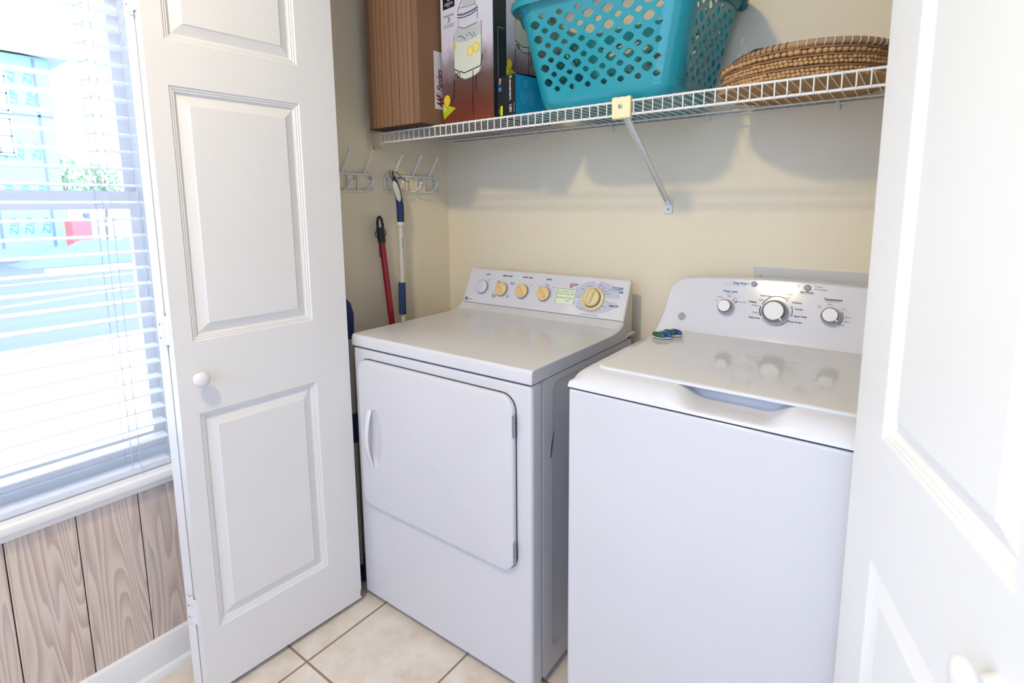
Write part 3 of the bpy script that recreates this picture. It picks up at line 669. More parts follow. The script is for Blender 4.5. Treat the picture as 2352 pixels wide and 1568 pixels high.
words(wsh, m_ink, W0, [('Low', .1631, .1703, .0999, .0034), ('Precise', .1683, .1811, .1106, .0034), ('High', .1954, .2039, .1155, .0034), ('Max', .2149, .223, .1108, .0034), ('Precise Fill', .2268, .2476, .1008, .0036),
    ('^DeepClean', .2823, .3093, .1254, .0044), ('Light', .2799, .292, .113, .0044), ('^Whites', .254, .2745, .1048, .0058), ('Medium', .2632, .2825, .0958, .0044), ('Heavy', .2678, .2827, .076, .0044), ('^Bulky Items', .2607, .2899, .0609, .0046),
    ('^Colors', .3412, .3611, .135, .0058), ('Light', .3451, .357, .125, .0044), ('^Delicates', .3626, .3856, .1132, .0046), ('^Casuals', .3704, .3898, .0962, .0046), ('^Speed Wash', .3704, .4011, .0769, .0048), ('^Drain & Spin', .3602, .3917, .0606, .0048),
    ('^Start/Pause', .3785, .4092, .1442, .0052), ('Pause', .4168, .4296, .161, .004), ('Lid Locked', .4165, .4399, .1537, .004), ('Spin', .3679, .377, .1624, .0036), ('^Temperature', .4349, .4768, .1301, .0072),
    ('Tap', .4235, .4305, .1108, .0034), ('Cold', .4231, .4317, .1058, .0034), ('Cold', .4455, .4555, .1163, .0036), ('Cool', .4772, .4862, .1077, .0036), ('Colors', .4856, .4986, .0874, .0036), ('Warm', .4850, .4970, .0757, .0036), ('Hot', .4785, .4865, .0655, .0036), ('Medium', .3177, .3371, .1332, .0044)])
dcx, dct = .3258, .0855
def arc_(nm, mm, *a):
    mb = MB(); ring2(mb, *a, W0); mb.build(nm, mm, wsh, smooth=0)
rd_ = math.radians
arc_('dial_arc', m_ink, dcx, dct, .0385, .0415, rd_(168), rd_(206)); arc_('dial_arc', m_ink, dcx, dct+.004, .036, .038, rd_(55), rd_(165)); arc_('dial_ring_mark', m_ink, .3642, .0772, .0016, .0026, 0, 2*PI)
for a in ((dcx, dct, .0385, .0415, rd_(222), rd_(308)), (dcx, dct, .0385, .0415, rd_(312), rd_(328)), (dcx, dct, .0385, .0415, rd_(352), rd_(385)), (.4570, .0850, .0242, .0264, rd_(-50), rd_(38)), (.1974, .084, .0245, .027, rd_(25), rd_(60))): arc_('grey_dial_arc', m_inkg, *a)
for x, t in ((.2838, .1562), (.3724, .1569), (.4123, .1617), (.4126, .1538)):
    mb = MB(); disc2(mb, x, t, .0012, .0012, W0, 10); mb.build('indicator_dot', m_ink, wsh, smooth=0)
for pts in ([(.3478, .1165, 0), (.3525, .1150, 0), (.3492, .1205, 0)], [(.2195, .1010, 0), (.2235, .0985, 0), (.2245, .1015, 0), (.2215, .1035, 0)]):
    mb = MB(); mb.add(pts, [tuple(range(len(pts)))], W0); mb.build('dial_arrow', m_ink, wsh, smooth=0)
words(wsh, m_inkg, W0, [('Select options during wash phase', .1807, .2411, .1493, .0022), ('Load Size', .1906, .2091, .1234, .0026), ('Hold 3 Seconds to Cancel', .3763, .4114, .1391, .0024), ('All Cold Rinses', .4398, .47, .1226, .0026)])
words(wsh, m_blue, W0, [('^Deep Rinse', .2051, .2428, .1557, .0072), ('^Water Level', .181, .2193, .1296, .0066)])
mb = MB(); bar2(mb, (.2705, .1563), (.2775, .1563), .0009, W0); mb.build('blue_dash', m_blue, wsh, smooth=0)
arc_('blue_ring_mark', m_blue, .2468, .1557, .0018, .0025, 0, 2*PI)
emblem(wsh, .0755, .0409, .0118, lambda o: WP(0, 0, o), m_inkg, m_label)
for x, t, r in ((.2614, .1555, .0078), (.3941, .156, .0085)):
    MB().lathe([(r, 0), (r, .003), (r*.9, .0048), (r*.6, .0056), (.0002, .0058)], 24, WP(x, t, 0), caps=False).build('push_button', m_greybtn, wsh)
for x, t in ((.3009, .1572), (.3187, .1567), (.3362, .1572), (.3544, .157)):
    mb = MB(); mb.lathe([(.0046, 0), (.0046, .001), (.0036, .0018), (.0030, .0012), (.0002, .0012)], 20, WP(x, t, 0), caps=False); mb.build('indicator_lens', m_clear, wsh)
def washer_dial(x, t, r, name, mark):
    mb = MB(); mb.lathe([(r*1.10, 0), (r*1.09, .0012), (r*1.06, .0028), (r*1.03, .0032), (.0005, .0032)], 40, WP(x, t, 0), caps=False); sk = mb.build(name, m_plast, wsh)
    mb = MB(); mb.lathe([(r*1.02, .003), (r*1.0, .012), (r*.97, .0155)], 40, WP(x, t, 0), caps=False); mb.build('dial_body', m_ring, sk)
    mb = MB(); mb.lathe([(r*.98, .0155), (r*.96, .0195), (r*.86, .0240), (r*.76, .0262)], 40, WP(x, t, 0), caps=False); mb.build('chrome_band', m_chrome, sk)
    mb = MB(); mb.lathe([(r*.77, .0258), (r*.75, .0266), (.0005, .0270)], 40, WP(x, t, 0), caps=False); mb.build('dial_face', m_white, sk)
    mb = MB(); mb.box(r*.75, r*.985, -.0016, .0016, .0195, .0262, WP(x, t, 0) @ Matrix.Rotation(mark, 4, 'Z')); mb.build('pointer', m_white, sk)
washer_dial(.3245, .0800, .0322, 'cycle_dial', math.radians(-48)); washer_dial(.1965, .0805, .0212, 'water_level_dial', math.radians(140)); washer_dial(.4555, .0835, .0225, 'temperature_dial', math.radians(-40))
for fx in (.05, WW-.05):
    for fy in (.05, .58): MB().lathe([(.02, 0), (.02, .010), (.008, .012), (.008, .022)], 14, Matrix.Translation((fx, fy, 0))).build('leveling_foot', m_rubber, wsh)
# detergent pods on the lid
def pod(x, y, rz, label):
    p = tag(empty('detergent_pod', (x, y, .9454), rz), label, 'detergent pod', 'two detergent pods on the washer lid')
    mb = MB(); mb.ball((0, 0, .0030), .0300, .0225, .0030, 20, 8); mb.build('film', m_film, p)
    for sg_, mm, nm in ((-1, m_gpod, 'green_chamber'), (1, m_bpod, 'blue_chamber')):
        mb = MB(); mb.ball((0, 0, 0), .0190, .0105, .0088, 20, 12)
        mb.v = [(x_*1.25, y_*(1-.35*abs(x_)/.0190), z_) for x_, y_, z_ in mb.v]
        mb.build(nm, mm, p, loc=(sg_*.005, sg_*.0088, .0092), rot=(0, 0, math.radians(-14)))
pod(.8650, .3860, math.radians(-8), 'green and blue gel detergent pod, nearer of two on the washer lid')
pod(.8800, .4300, math.radians(-12), 'green and blue gel detergent pod, farther one touching the washer console')
# wall cover plate behind the washer
cp = tag(empty('wall_cover_plate', (1.028, BY, 1.0)), 'grey painted metal cover plate on the wall behind the washer', 'cover plate')
MB().box(0, .56, -.004, 0, 0, .1262).build('plate', m_plate, cp, bevel=.001, smooth=0)
MB().lathe([(.0055, 0), (.005, .0018), (.0028, .0022), (.0026, .001), (.0002, .001)], 14, Matrix.Translation((.022, -.004, .096)) @ Matrix.Rotation(PI/2, 4, 'X'), caps=False).build('screw', m_steel, cp)

# ------------------------------------------------------------------ wire shelf
SY, SZ, SX0, SX1 = .2917, 1.5745, -.178, RX-.004
shf = tag(empty('wire_shelf', (SX0, SY, SZ)), 'long white vinyl coated wire shelf across the closet', 'shelf')
SD = BY-.006-SY; L = SX1-SX0
mb = MB(); x = .006; lip = .0335
while x < L:
    mb.tube([(x, SD, .0032), (x, .004, .0032), (x, -.0015, .0020), (x, -.0035, -.003), (x, -.0035, -lip)], .0016, 6); x += .0252
mb.build('cross_wires', m_wire, shf, smooth=50)
for nm, yy, zz, rr in (('front_rail', 0, 0, .0030), ('lip_rail', 0, -lip, .0032), ('middle_rail', SD*.82, -.0012, .0026), ('back_rail', SD-.002, -.0008, .0026)):
    MB().tube([(0, yy, zz), (L, yy, zz)], rr, 10).build(nm, m_wire, shf, smooth=50)
for cx in (.2441, .555, .8759, 1.2148):
    mb = MB(); mb.box(cx-SX0-.006, cx-SX0+.006, SD-.004, SD+.006, -.018, .004); mb.box(cx-SX0-.004, cx-SX0+.004, SD-.010, SD+.002, -.006, .005); mb.lathe([(.0035, 0), (.003, .004)], 10, Matrix.Translation((cx-SX0, SD-.003, -.013)) @ Matrix.Rotation(PI/2, 4, 'X'))
    mb.build('wall_clip', m_wire, shf, bevel=.0015)
# end bracket on the left wall
mb = MB(); mb.box(LX-SX0+.0005, LX-SX0+.005, -.022, .040, -.056, .008); mb.box(LX-SX0+.003, .010, -.008, .010, -.040, .004); mb.box(LX-SX0+.003, .004, -.004, .004, -.046, -.036)
eb = mb.build('end_bracket', m_bracket, shf, bevel=.002)
MB().lathe([(.0045, 0), (.004, .002), (.0002, .0025)], 12, Matrix.Translation((LX-SX0+.005, .002, -.050)) @ Matrix.Rotation(PI/2, 4, 'Y'), caps=False).build('screw', m_steel, eb)
# brace and cream clip
cx = .779-SX0
mb = MB(); mb.box(cx-.026, cx+.026, -.011, -.004, -.041, .010)
for k in range(3): mb.box(cx-.024+k*.018, cx-.012+k*.018, -.009, .006, .006, .0115)
mb.box(cx-.026, cx-.022, -.008, .004, -.041, .008); mb.box(cx+.022, cx+.026, -.008, .004, -.041, .008); mb.box(cx-.026, cx+.026, -.010, .006, -.043, -.039)
bc = mb.build('brace_clip', m_clip, shf, bevel=.0015)
MB().lathe([(.006, 0), (.0055, .002), (.003, .0026), (.0028, .0012), (.0002, .0012)], 14, Matrix.Translation((cx-.002, -.011, -.013)) @ Matrix.Rotation(PI/2, 4, 'X'), caps=False).build('screw', m_steel, bc)
A_ = V(.788-SX0, .006, -.040); B_ = V(.760-SX0, SD-.004, 1.318-SZ)
d_ = (B_-A_).normalized(); sd = V(1, 0, 0); sd = (sd-d_*sd.dot(d_)).normalized(); nn = d_.cross(sd)
sec = [(-.0085, .004), (-.0085, -.003), (-.006, -.0045), (.006, -.0045), (.0085, -.003), (.0085, .004), (.0065, .004), (.0065, -.002), (-.0065, -.002), (-.0065, .004)]
mb = MB(); mb.prism(sec, 0, (B_-A_).length, frame(A_, sd, nn)); br = mb.build('support_brace', m_wire, shf, bevel=.0008)
mb = MB(); mb.box(B_.x-.013, B_.x+.013, SD+.001, SD+.006, B_.z-.036, B_.z+.012); mb.box(B_.x-.009, B_.x+.009, SD-.008, SD+.003, B_.z-.006, B_.z+.010); ft = mb.build('brace_foot', m_wire, br, bevel=.002)
MB().lathe([(.0042, 0), (.004, .0018), (.0002, .002)], 12, Matrix.Translation((B_.x, SD+.001, B_.z-.022)) @ Matrix.Rotation(PI/2, 4, 'X'), caps=False).build('screw', m_steel, ft)
DECK = SZ+.0049

# ------------------------------------------------------------------ stacked air filters
FX = [-.1620, -.1475, -.1238, -.1067, -.0851, -.0661, -.0417, -.0241, -.0036, .0203, .0434, .0652, .0868]
ordn = ['nearest the left wall', 'second from the left wall', 'third from the left wall', 'fourth from the left wall', 'fifth from the left wall', 'sixth from the left wall', 'seventh from the left wall', 'eighth from the left wall', 'ninth from the left wall', 'tenth from the left wall', 'eleventh from the left wall', 'with the white label']
FX[-1] = .0930
for i in range(12):
    x0, x1 = FX[i]+.0015, FX[i+1]-.0013; fh = .50+random.uniform(-.003, .003); y0 = .2345+random.uniform(-.0008, .0012)
    f_ = tag(empty('air_filter', (x0, y0, DECK+.0016)), 'brown cardboard framed air filter standing on the shelf, '+ordn[i], 'air filter', 'air filters standing on the shelf')
    w = x1-x0; mb = MB()
    rows = [[(xx, yy, zz) for xx, yy in ((0, 0), (w, 0), (w, .43), (0, .43), (0, 0))] for zz in (0, fh)]
    mb.box(0, w, 0, .43, 0, fh)
    mb.build('frame', m_card if i < 11 else m_card2, f_, bevel=.0015, smooth=0)
    if i == 11:
        MB().box(w, w+.0006, .0715, .13, .0533, .2375).build('paper_label', m_label, f_, smooth=0)['label'] = 'white label on the end filter'
        Mt = frame((w+.0010, .128, 0), (0, 0, 1), (0, -1, 0))
        lab = MB(); lab.text('!~AAF', .060, .102, .034, .030, Mt); lab.text('^~Flanders', .113, .182, .034, .026, Mt); bar2(lab, (.106, .02), (.106, .05), .001, Mt); lab.build('lettering', m_maroon, f_, smooth=0)
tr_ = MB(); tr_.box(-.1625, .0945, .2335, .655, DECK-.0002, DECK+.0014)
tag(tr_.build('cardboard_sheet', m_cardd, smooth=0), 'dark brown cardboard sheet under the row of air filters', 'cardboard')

# ------------------------------------------------------------------ drink dispenser box
eD = V(.242, -.028, 0).normalized(); BW, BDp, BH = .2436, .27, .452
dbx = tag(empty('drink_dispenser_box', (.103, .332, DECK), math.atan2(eD.y, eD.x)), 'tall carton printed with a glass drink dispenser and lemons', 'box')
MB().box(0, BW, 0, BDp, 0, BH).build('carton', m_dgreen, dbx, bevel=.0012, smooth=0)
MB().box(.0005, BW-.0005, -.0006, 0, .0005, BH-.0005).build('front_print', m_print, dbx, smooth=0)
def FM(o): return frame((0, -.0006-o, 0), (1, 0, 0), (0, 0, 1))
def poly(pts, m, name, o, parent=dbx, MM=FM):
    mb = MB(); mb.add([(x, y, 0) for x, y in pts], [tuple(range(len(pts)))], MM(o)); return mb.build(name, m, parent, smooth=0)
def line(mb, pts, w, o, MM=FM):
    for a, b in zip(pts, pts[1:]): bar2(mb, a, b, w, MM(o))
def picture(MM, sx, sz, ox, oz, o, side=False):
    T_ = lambda pts: [(ox+x*sx, oz+z*sz) for x, z in pts]
    jar = [(.0900, .3020), (.0760, .2930), (.0670, .2830), (.0635, .2700), (.0632, .1720), (.0680, .1610), (.0800, .1500), (.0960, .1400), (.1158, .1330), (.1400, .1345), (.1640, .1390), (.1800, .1450), (.1880, .1570), (.1925, .1800), (.1940, .2600), (.1915, .2780), (.1850, .2900), (.1740, .2990)]
    poly(T_(jar), m_glassp if not side else m_glassd, 'jar_print', o, MM=MM)
    poly(T_([(.0645, .2560), (.0900, .2490), (.1250, .2460), (.1600, .2490), (.1925, .2580), (.1910, .1800), (.1865, .1590), (.1780, .1480), (.1620, .1420), (.1400, .1375), (.1160, .1360), (.0980, .1425), (.0830, .1520), (.0700, .1625), (.0645, .1730)]), m_lemonade, 'lemonade_print', o+.0002, MM=MM)
    mb = MB(); disc2(mb, *T_([(.141, .2135)])[0], .0150*sx, .0155*sz, MM(o+.0004)); disc2(mb, *T_([(.1691, .2201)])[0], .0150*sx, .0160*sz, MM(o+.0004)); disc2(mb, *T_([(.069, .242)])[0], .006*sx, .012*sz, MM(o+.0004)); mb.build('lemon_slice_print', m_lemon, dbx, smooth=0)
    mb = MB(); disc2(mb, *T_([(.141, .2135)])[0], .0120*sx, .0125*sz, MM(o+.0006)); disc2(mb, *T_([(.1691, .2201)])[0], .0120*sx, .0130*sz, MM(o+.0006)); mb.build('slice_flesh_print', m_lemonp, dbx, smooth=0)
    mb = MB()
    for a in ([(.194, .1952), (.1975, .1922), (.1866, .1622), (.1125, .1529), (.0914, .1614)], [(.0914, .1601), (.0888, .1432), (.077, .1451), (.0813, .1544)], [(.0628, .1398), (.0601, .0859), (.0461, .0699)], [(.1525, .1548), (.1490, .0431), (.1518, .0179)], [(.1662, .1392), (.1659, .0994), (.1712, .0901)], [(.062, .1725), (.0875, .1608), (.0640, .1500)]): line(mb, T_(a), .0030*sx, o+.0005, MM)
    mb.build('stand_print', m_black, dbx, smooth=0)
    poly(T_([(.0015, .0398), (.0040, .0700), (.0677, .0506), (.0060, .0201)]), m_lime, 'napkin_print', o+.0004, MM=MM)
    mb = MB(); disc2(mb, *T_([(.0240, .0790)])[0], .0165*sx, .0175*sz, MM(o+.0006)); mb.build('lemon_print', m_lemon, dbx, smooth=0)
    mb = MB(); mb.add([(*p, 0) for p in T_([(.006, .0673), (.0172, .0494), (.0100, .0403)])], [(0, 1, 2)], MM(o+.0007)); mb.add([(*p, 0) for p in T_([(.003, .068), (.0055, .046), (.0020, .044)])], [(0, 1, 2)], MM(o+.0007)); mb.build('lemon_wedge_print', m_lemonp, dbx, smooth=0)
picture(FM, 1, 1, 0, 0, .0002)
# jar neck, lid and clear outlines
poly([(.0838, .3377), (.0830, .3240), (.0863, .2990), (.1149, .2870), (.171, .2930), (.1770, .3290), (.1794, .3363), (.1500, .3450), (.105, .3450)], mat('glass_light_print', (206, 208, 218), .5), 'jar_neck_print', .0006)
mb = MB()
for pts, w in (([(.0837, .3340), (.110, .3285), (.150, .3300), (.1794, .3350)], .006), ([(.0833, .3250), (.110, .3200), (.150, .3210), (.1774, .3280)], .004), ([(.0863, .2972), (.1149, .2862), (.171, .2916)], .0022), ([(.064, .276), (.064, .170)], .0014), ([(.1935, .2936), (.1934, .247), (.190, .17)], .0022), ([(.1081, .3749), (.0909, .3529), (.0850, .340)], .0022), ([(.1655, .3606), (.1688, .3458), (.178, .336)], .0018), ([(.0909, .352), (.130, .3480), (.168, .3470)], .0014), ([(.088, .320), (.0865, .300)], .0016), ([(.1790, .326), (.1760, .302)], .0018)): line(mb, pts, w, .0010)
for k in range(7): line(mb, [(.085+k*.012, .268+.004*math.sin(k*2.1)), (.097+k*.012, .258+.008*math.cos(k*1.7))], .0022, .0010)
mb.build('jar_outline_print', m_glassd, dbx, smooth=0)
poly([(.106, .3510), (.1650, .3500), (.1620, .372), (.135, .392), (.108, .376)], m_glassp, 'jar_stopper_print', .0004)
poly([(.0134, .3628), (.071, .3637), (.071, .4250), (.0134, .4250)], m_black, 'logo_block_print', .0004)
mb = MB(); mb.text('GIBSON', .0225, .062, .3770, .0095, FM(.0008)); mb.text('g', .037, .048, .3960, .014, FM(.0008)); bar2(mb, (.035, .369), (.049, .369), .0012, FM(.0008)); mb.build('logo_lettering', m_label, dbx, smooth=0)
mb = MB(); mb.text('antique bay', .016, .0665, .3429, .0085, FM(.0006)); mb.text('3', .0360, .0470, .3285, .0165, FM(.0006)); mb.text('Gallon Beverage Dispenser', .0165, .0690, .3138, .0034, FM(.0006)); mb.text('Dispensador de Bebidas', .0135, .0690, .3080, .0034, FM(.0006)); mb.build('print_lettering', m_ink, dbx, smooth=0)
# side of the carton: dark margin, thin frame line and second picture
def SM(o): return frame((BW+o, 0, 0), (0, 1, 0), (0, 0, 1))
mb = MB(); mb.box(BW, BW+.0005, .057, BDp-.004, .004, BH-.004); sp = mb.build('side_print', m_print, dbx, smooth=0)
mb = MB(); line(mb, [(.0193, .02), (.0193, .268), (.0500, .268)], .0010, .0006, SM); mb.build('frame_line_print', m_label, dbx, smooth=0)
picture(SM, .70, .82, .052, .105, .0008, True)

# ------------------------------------------------------------------ bulb box
eB = V(.0790, -.0140, 0).normalized(); LW, LD, LH = .0805, .165, .1125
lb = tag(empty('light_bulb_box', (.3600, .3020, DECK), math.atan2(eB.y, eB.x)), 'small black and cyan light bulb carton between dispenser box and basket', 'box')
mb = MB(); mb.box(0, LW, 0, LD, 0, LH); bx = mb.build('carton', [m_cyan, m_black], lb, smooth=0)
for p_ in bx.data.polygons:
    if p_.normal.y < -.5: p_.material_index = 1
mb = MB(); rows = [[(LW*s_, 0, LH) for s_ in (0, .25, .5, .75, 1)], [(LW*s_, .002, LH+.002) for s_ in (0, .25, .5, .75, 1)], [(LW*s_, LD*.6, LH+.006*math.sin(PI*.5)) for s_ in (0, .25, .5, .75, 1)], [(LW*s_, LD, LH) for s_ in (0, .25, .5, .75, 1)]]
mb.grid(rows); mb.build('top_flap', m_black, lb, smooth=0)
LMx = lambda x, z: (x/215*LW, LH-z/378*LH)
def LM(o): return frame((0, -o, LH), (0, 0, -1), (1, 0, 0))
mb = MB()
mb.text('^ecosmart.', .012, .072, .0590, .0095, LM(.0006)); mb.text('^LED', .0835, .1055, .0590, .010, LM(.0006)); ring2(mb, .0055, .0590, .0025, .0048, .5, 5.7, LM(.0006)); mb.text('^40w', .002, .020, .0150, .007, LM(.0006)); mb.text('REPLACEMENT', .003, .024, .0085, .0022, LM(.0006)); mb.text('1 BULB', .092, .1050, .0095, .0030, LM(.0006)); mb.text('SOFT WHITE', .080, .1060, .0740, .0030, LM(.0006))
mb.build('lettering', m_label, lb, smooth=0)
mb = MB(); mb.add([(.028, .007, 0), (.040, .007, 0), (.040, .018, 0), (.028, .018, 0)], [(0, 1, 2, 3)], LM(.0006)); mb.build('blue_square_print', m_blue, lb, smooth=0)
mb = MB(); mb.add([(.083, .014, 0), (.1105, .014, 0), (.1105, .024, 0), (.083, .024, 0)], [(0, 1, 2, 3)], LM(.0006)); mb.build('yellow_strip_print', m_yellow, lb, smooth=0)
mb = MB(); mb.text('BRIGHT', .085, .096, .019, .0034, LM(.001)); mb.text('WHITE', .098, .108, .019, .0034, LM(.001)); mb.build('strip_lettering', m_black, lb, smooth=0)
def LS(o): return frame((LW+o, 0, LH), (0, 0, -1), (0, 1, 0))
mb = MB(); mb.text('OTY', .014, .034, .040, .012, LS(.0006)); mb.text('QTY MIN', .008, .030, .016, .003, LS(.0006))
for k in range(9): bar2(mb, (.045, .020+k*.007), (.072+.02*((k*5) % 4)/4, .020+k*.007), .0010, LS(.0006))
mb.build('side_lettering', m_cyan if False else mat('pale_cyan_ink', (110, 190, 210), .5), lb, smooth=0)

# ------------------------------------------------------------------ laundry basket
BX, BYc = .700, .478
bsk = tag(empty('laundry_basket', (BX, BYc, DECK)), 'turquoise plastic laundry basket with diamond holes on the wire shelf', 'basket')
BHt = .302
def cross(f, v):
    """point on the wall: f = fraction of perimeter, v = height"""
    k = max(0, v)/BHt; a = .202+.064*k; b = .168+.036*k; r = .062
    if v < .03: s_ = (1-v/.03); sh = .012*s_**2; a -= sh; b -= sh
    segs = [2*(a-r), PI/2*r, 2*(b-r), PI/2*r]*2; tot = sum(segs); d = (f % 1)*tot
    # start at front left corner end, going +x along the front
    cs = [((-a+r, -b), (1, 0)), None, ((a, -b+r), (0, 1)), None, ((a-r, b), (-1, 0)), None, ((-a, b-r), (0, -1)), None]
    cc = [None, (a-r, -b+r, -PI/2), None, (a-r, b-r, 0), None, (-a+r, b-r, PI/2), None, (-a+r, -b+r, PI)]
    for i, L_ in enumerate(segs):
        if d <= L_ or i == 7:
            if cs[i]: (x, y), (dx, dy) = cs[i]; return (x+dx*d, y+dy*d, v)
            x, y, a0 = cc[i]; t = a0+d/r; return (x+r*math.cos(t), y+r*math.sin(t), v)
        d -= L_
def seg_frac(v=.15):
    k = v/BHt; a = .202+.064*k; b = .168+.036*k; r = .062; s_ = [2*(a-r), PI/2*r, 2*(b-r), PI/2*r]*2; t = sum(s_); out = [0]
    for x in s_: out.append(out[-1]+x/t)
    return out, t
SF, PT = seg_frac()
NU = 30; du = 1.0/NU; V0, V1, NV = .036, .268, 6; dv = (V1-V0)/NV
mb = MB()
def cell(cx, cy, hole, half=0):
    n = 16; bnd = []; hol = []
    for k in range(n):
        a = 2*PI*k/n; ca, sa = math.cos(a), math.sin(a); s_ = 1/(abs(ca)+abs(sa)); bnd.append((cx+ca*s_*du/2, cy+sa*s_*dv/2))
        e = 1/((abs(ca)**1.45+abs(sa)**1.45)**(1/1.45)); hol.append((cx+ca*e*hole*du/2, cy+sa*e*hole*dv/2))
    if half:                                           # half diamond against the solid band
        bnd = (bnd[:9] if half > 0 else bnd[8:]+bnd[:1])
        xs_ = [cx-du/4, cx, cx+du/4] if half > 0 else [cx+du/4, cx, cx-du/4]
        P_ = [cross(*p) for p in bnd]+[cross(x, cy) for x in xs_]
        k0 = len(bnd)+1; mb.add(P_, [(k0, k, (k+1) % len(P_)) for k in range(len(P_)) if k != k0 and (k+1) % len(P_) != k0]); return
    B_ = [cross(*p) for p in bnd]
    if hole > 0:
        H_ = [cross(*p) for p in hol]; mb.add(B_+H_, [(k, (k+1) % n, n+(k+1) % n, n+k) for k in range(n)])
    else: mb.add(B_+[cross(cx, cy)], [(k, (k+1) % n, n) for k in range(n)])
def blank(u):
    u = u % 1
    for i in (1, 3, 5, 7):
        if SF[i]+.010 < u < SF[i+1]-.004: return True
    return False
for i in range(NU):
    for j in range(NV+1):
        edge = j in (0, NV); cu_, cv_ = i*du, V0+j*dv
        cell(cu_, cv_, 0 if blank(cu_) else .60, 1 if j == 0 else -1 if j == NV else 0)
    for j in range(NV):
        cu_, cv_ = (i+.5)*du, V0+(j+.5)*dv; cell(cu_, cv_, 0 if blank(cu_) else .40)
NB = NU*4; us = [k/NB for k in range(NB+1)]
mb.grid([[cross(u, v) for u in us] for v in (0, .006, .014, .024, .030, V0)])
mb.grid([[cross(u, v) for u in us] for v in (V1, .278, .290, BHt)])
mb.add([cross(u, 0) for u in us[:-1]], [tuple(range(NB))])
wall = mb.build('basket_wall', m_teal, bsk, smooth=60); weld(wall)
sd_ = wall.modifiers.new('thickness', 'SOLIDIFY'); sd_.thickness = .0028; sd_.offset = -1
_dg = bpy.context.evaluated_depsgraph_get(); _me = bpy.data.meshes.new_from_object(wall.evaluated_get(_dg)); wall.modifiers.clear(); wall.data = _me
_me.polygons.foreach_set('use_smooth', [True]*len(_me.polygons)); _me.set_sharp_from_angle(angle=math.radians(40))
def off_pt(u, v, o):
    p = Vector(cross(u, v)); q = Vector(cross(u+.0015, v)); d = (q-p).normalized(); return tuple(p+V(d.y, -d.x, 0)*o)
rim = MB(); pr_ = [(.0, BHt-.030), (.010, BHt-.016), (.020, BHt-.020), (.026, BHt-.024), (.028, BHt-.018), (.024, BHt-.006), (.014, BHt+.004), (.002, BHt+.005), (-.003, BHt)]
def flare(u):      # the grips in the middle of the short ends dip and flare
    m_ = [(SF[2]+SF[3])/2, (SF[6]+SF[7])/2]; d = min(abs(((u-c+.5) % 1)-.5) for c in m_); return 1-sst(.05, .085, d)
rim.grid([[tuple(Vector(off_pt(u, v if v <= BHt else BHt, o*(1+.7*flare(u)) if o > 0 else o))+V(0, 0, (v-BHt if v > BHt else 0)-.012*flare(u)*(1 if o > .015 else 0))) for u in us] for o, v in pr_])
rim.build('rim', m_teal, bsk, smooth=60)

# ------------------------------------------------------------------ woven placemats
MX, MY = 1.158, .492
def placemat(z0, h, r, label, seed, rows_=2, dx=0, dy=0):
    rd = random.Random(seed)
    p = tag(empty('woven_placemat', (MX+dx, MY+dy, z0)), label, 'placemat', 'round woven placemats stacked on the shelf')
    mb = MB(); mb.lathe([(.0005, h*.25), (r-.012, h*.25), (r-.006, h*.5), (r-.012, h*.8), (.0005, h*.8)], 72, caps=False)
    for k in range(14):
        rr = (r-.014)*(k+1)/14.5; mb.lathe([(rr-.004, h*.25), (rr, h*.12), (rr+.004, h*.25)], 56, caps=False)
    mb.build('woven_disc', m_straw, p, smooth=50)
    mb = MB(); bh = h/rows_/2
    for q in range(rows_):
        n = int(2*PI*r/(bh*2.15)); ph = rd.random()
        for k in range(n):
            a = 2*PI*(k+ph)/n; s_ = rd.uniform(.85, 1.12); rr = r-.004+rd.uniform(-.002, .002)
            M_ = Matrix.Translation((rr*math.cos(a), rr*math.sin(a), bh+q*bh*2*.93+rd.uniform(-.0008, .0008))) @ Matrix.Rotation(a, 4, 'Z') @ Matrix.Rotation(rd.uniform(-.5, .5), 4, 'X')
            mb.ball((0, 0, 0), bh*1.15*s_, bh*1.25*s_, bh*s_, 8, 6, M_)
    mb.build('braided_edge', m_straw2, p, smooth=70)
    mb = MB(); mb.tube([((r+.001)*math.cos(2*PI*k/80), (r+.001)*math.sin(2*PI*k/80), h+rd.uniform(-.0005, .0005)) for k in range(80)], .0022, 6, closed=True)
    mb.build('binding_cord', m_strawd, p, smooth=60); return p
zc = DECK+.0018
for i, (h, rows_, lab, dx) in enumerate([(.0175, 2, 'round woven straw placemat at the bottom of the stack, lying on the wire shelf', 0), (.0180, 2, 'round woven straw placemat second from the bottom of the stack', .003), (.0125, 1, 'round woven straw placemat directly under the stitched tray', -.002)]):
    placemat(zc, h, .190-.003*i, lab, 20+i, rows_, dx); zc += h+.0048
tray = tag(empty('woven_tray', (MX+.012, MY+.006, zc)), 'round coiled straw tray with black and white stitched rim on top of the placemats', 'tray')
MB().lathe([(.0005, .001), (.165, .001), (.172, .004), (.165, .006), (.0005, .005)], 72, caps=False).build('tray_base', m_straw, tray)
RT = .170; MB().tube([(RT*math.cos(2*PI*k/80), RT*math.sin(2*PI*k/80), .0085) for k in range(80)], .0082, 10, closed=True).build('rim_coil', m_coil, tray, smooth=60)
for nm, mm, a0, a1, n in (('black_stitching', m_rubber, 175, 268, 20), ('white_stitching', m_label, 271, 366, 17)):
    mb = MB()
    for k in range(n):
        a = math.radians(a0+(a1-a0)*k/n); c = V(RT*math.cos(a), RT*math.sin(a), .0085); er = V(math.cos(a), math.sin(a), 0); et = V(-math.sin(a), math.cos(a), 0)
        mb.tube([c+(er*math.cos(b)+V(0, 0, 1)*math.sin(b))*.0086+et*.0012*math.sin(b) for b in [2*PI*j/14 for j in range(14)]], .0011, 5, closed=True)
    mb.build(nm, mm, tray, smooth=60)
gd = MB(); gd.lathe([(.0005, 0), (.016, 0), (.026, .010), (.029, .022), (.027, .030), (.020, .034), (.0005, .035)], 28, caps=False)
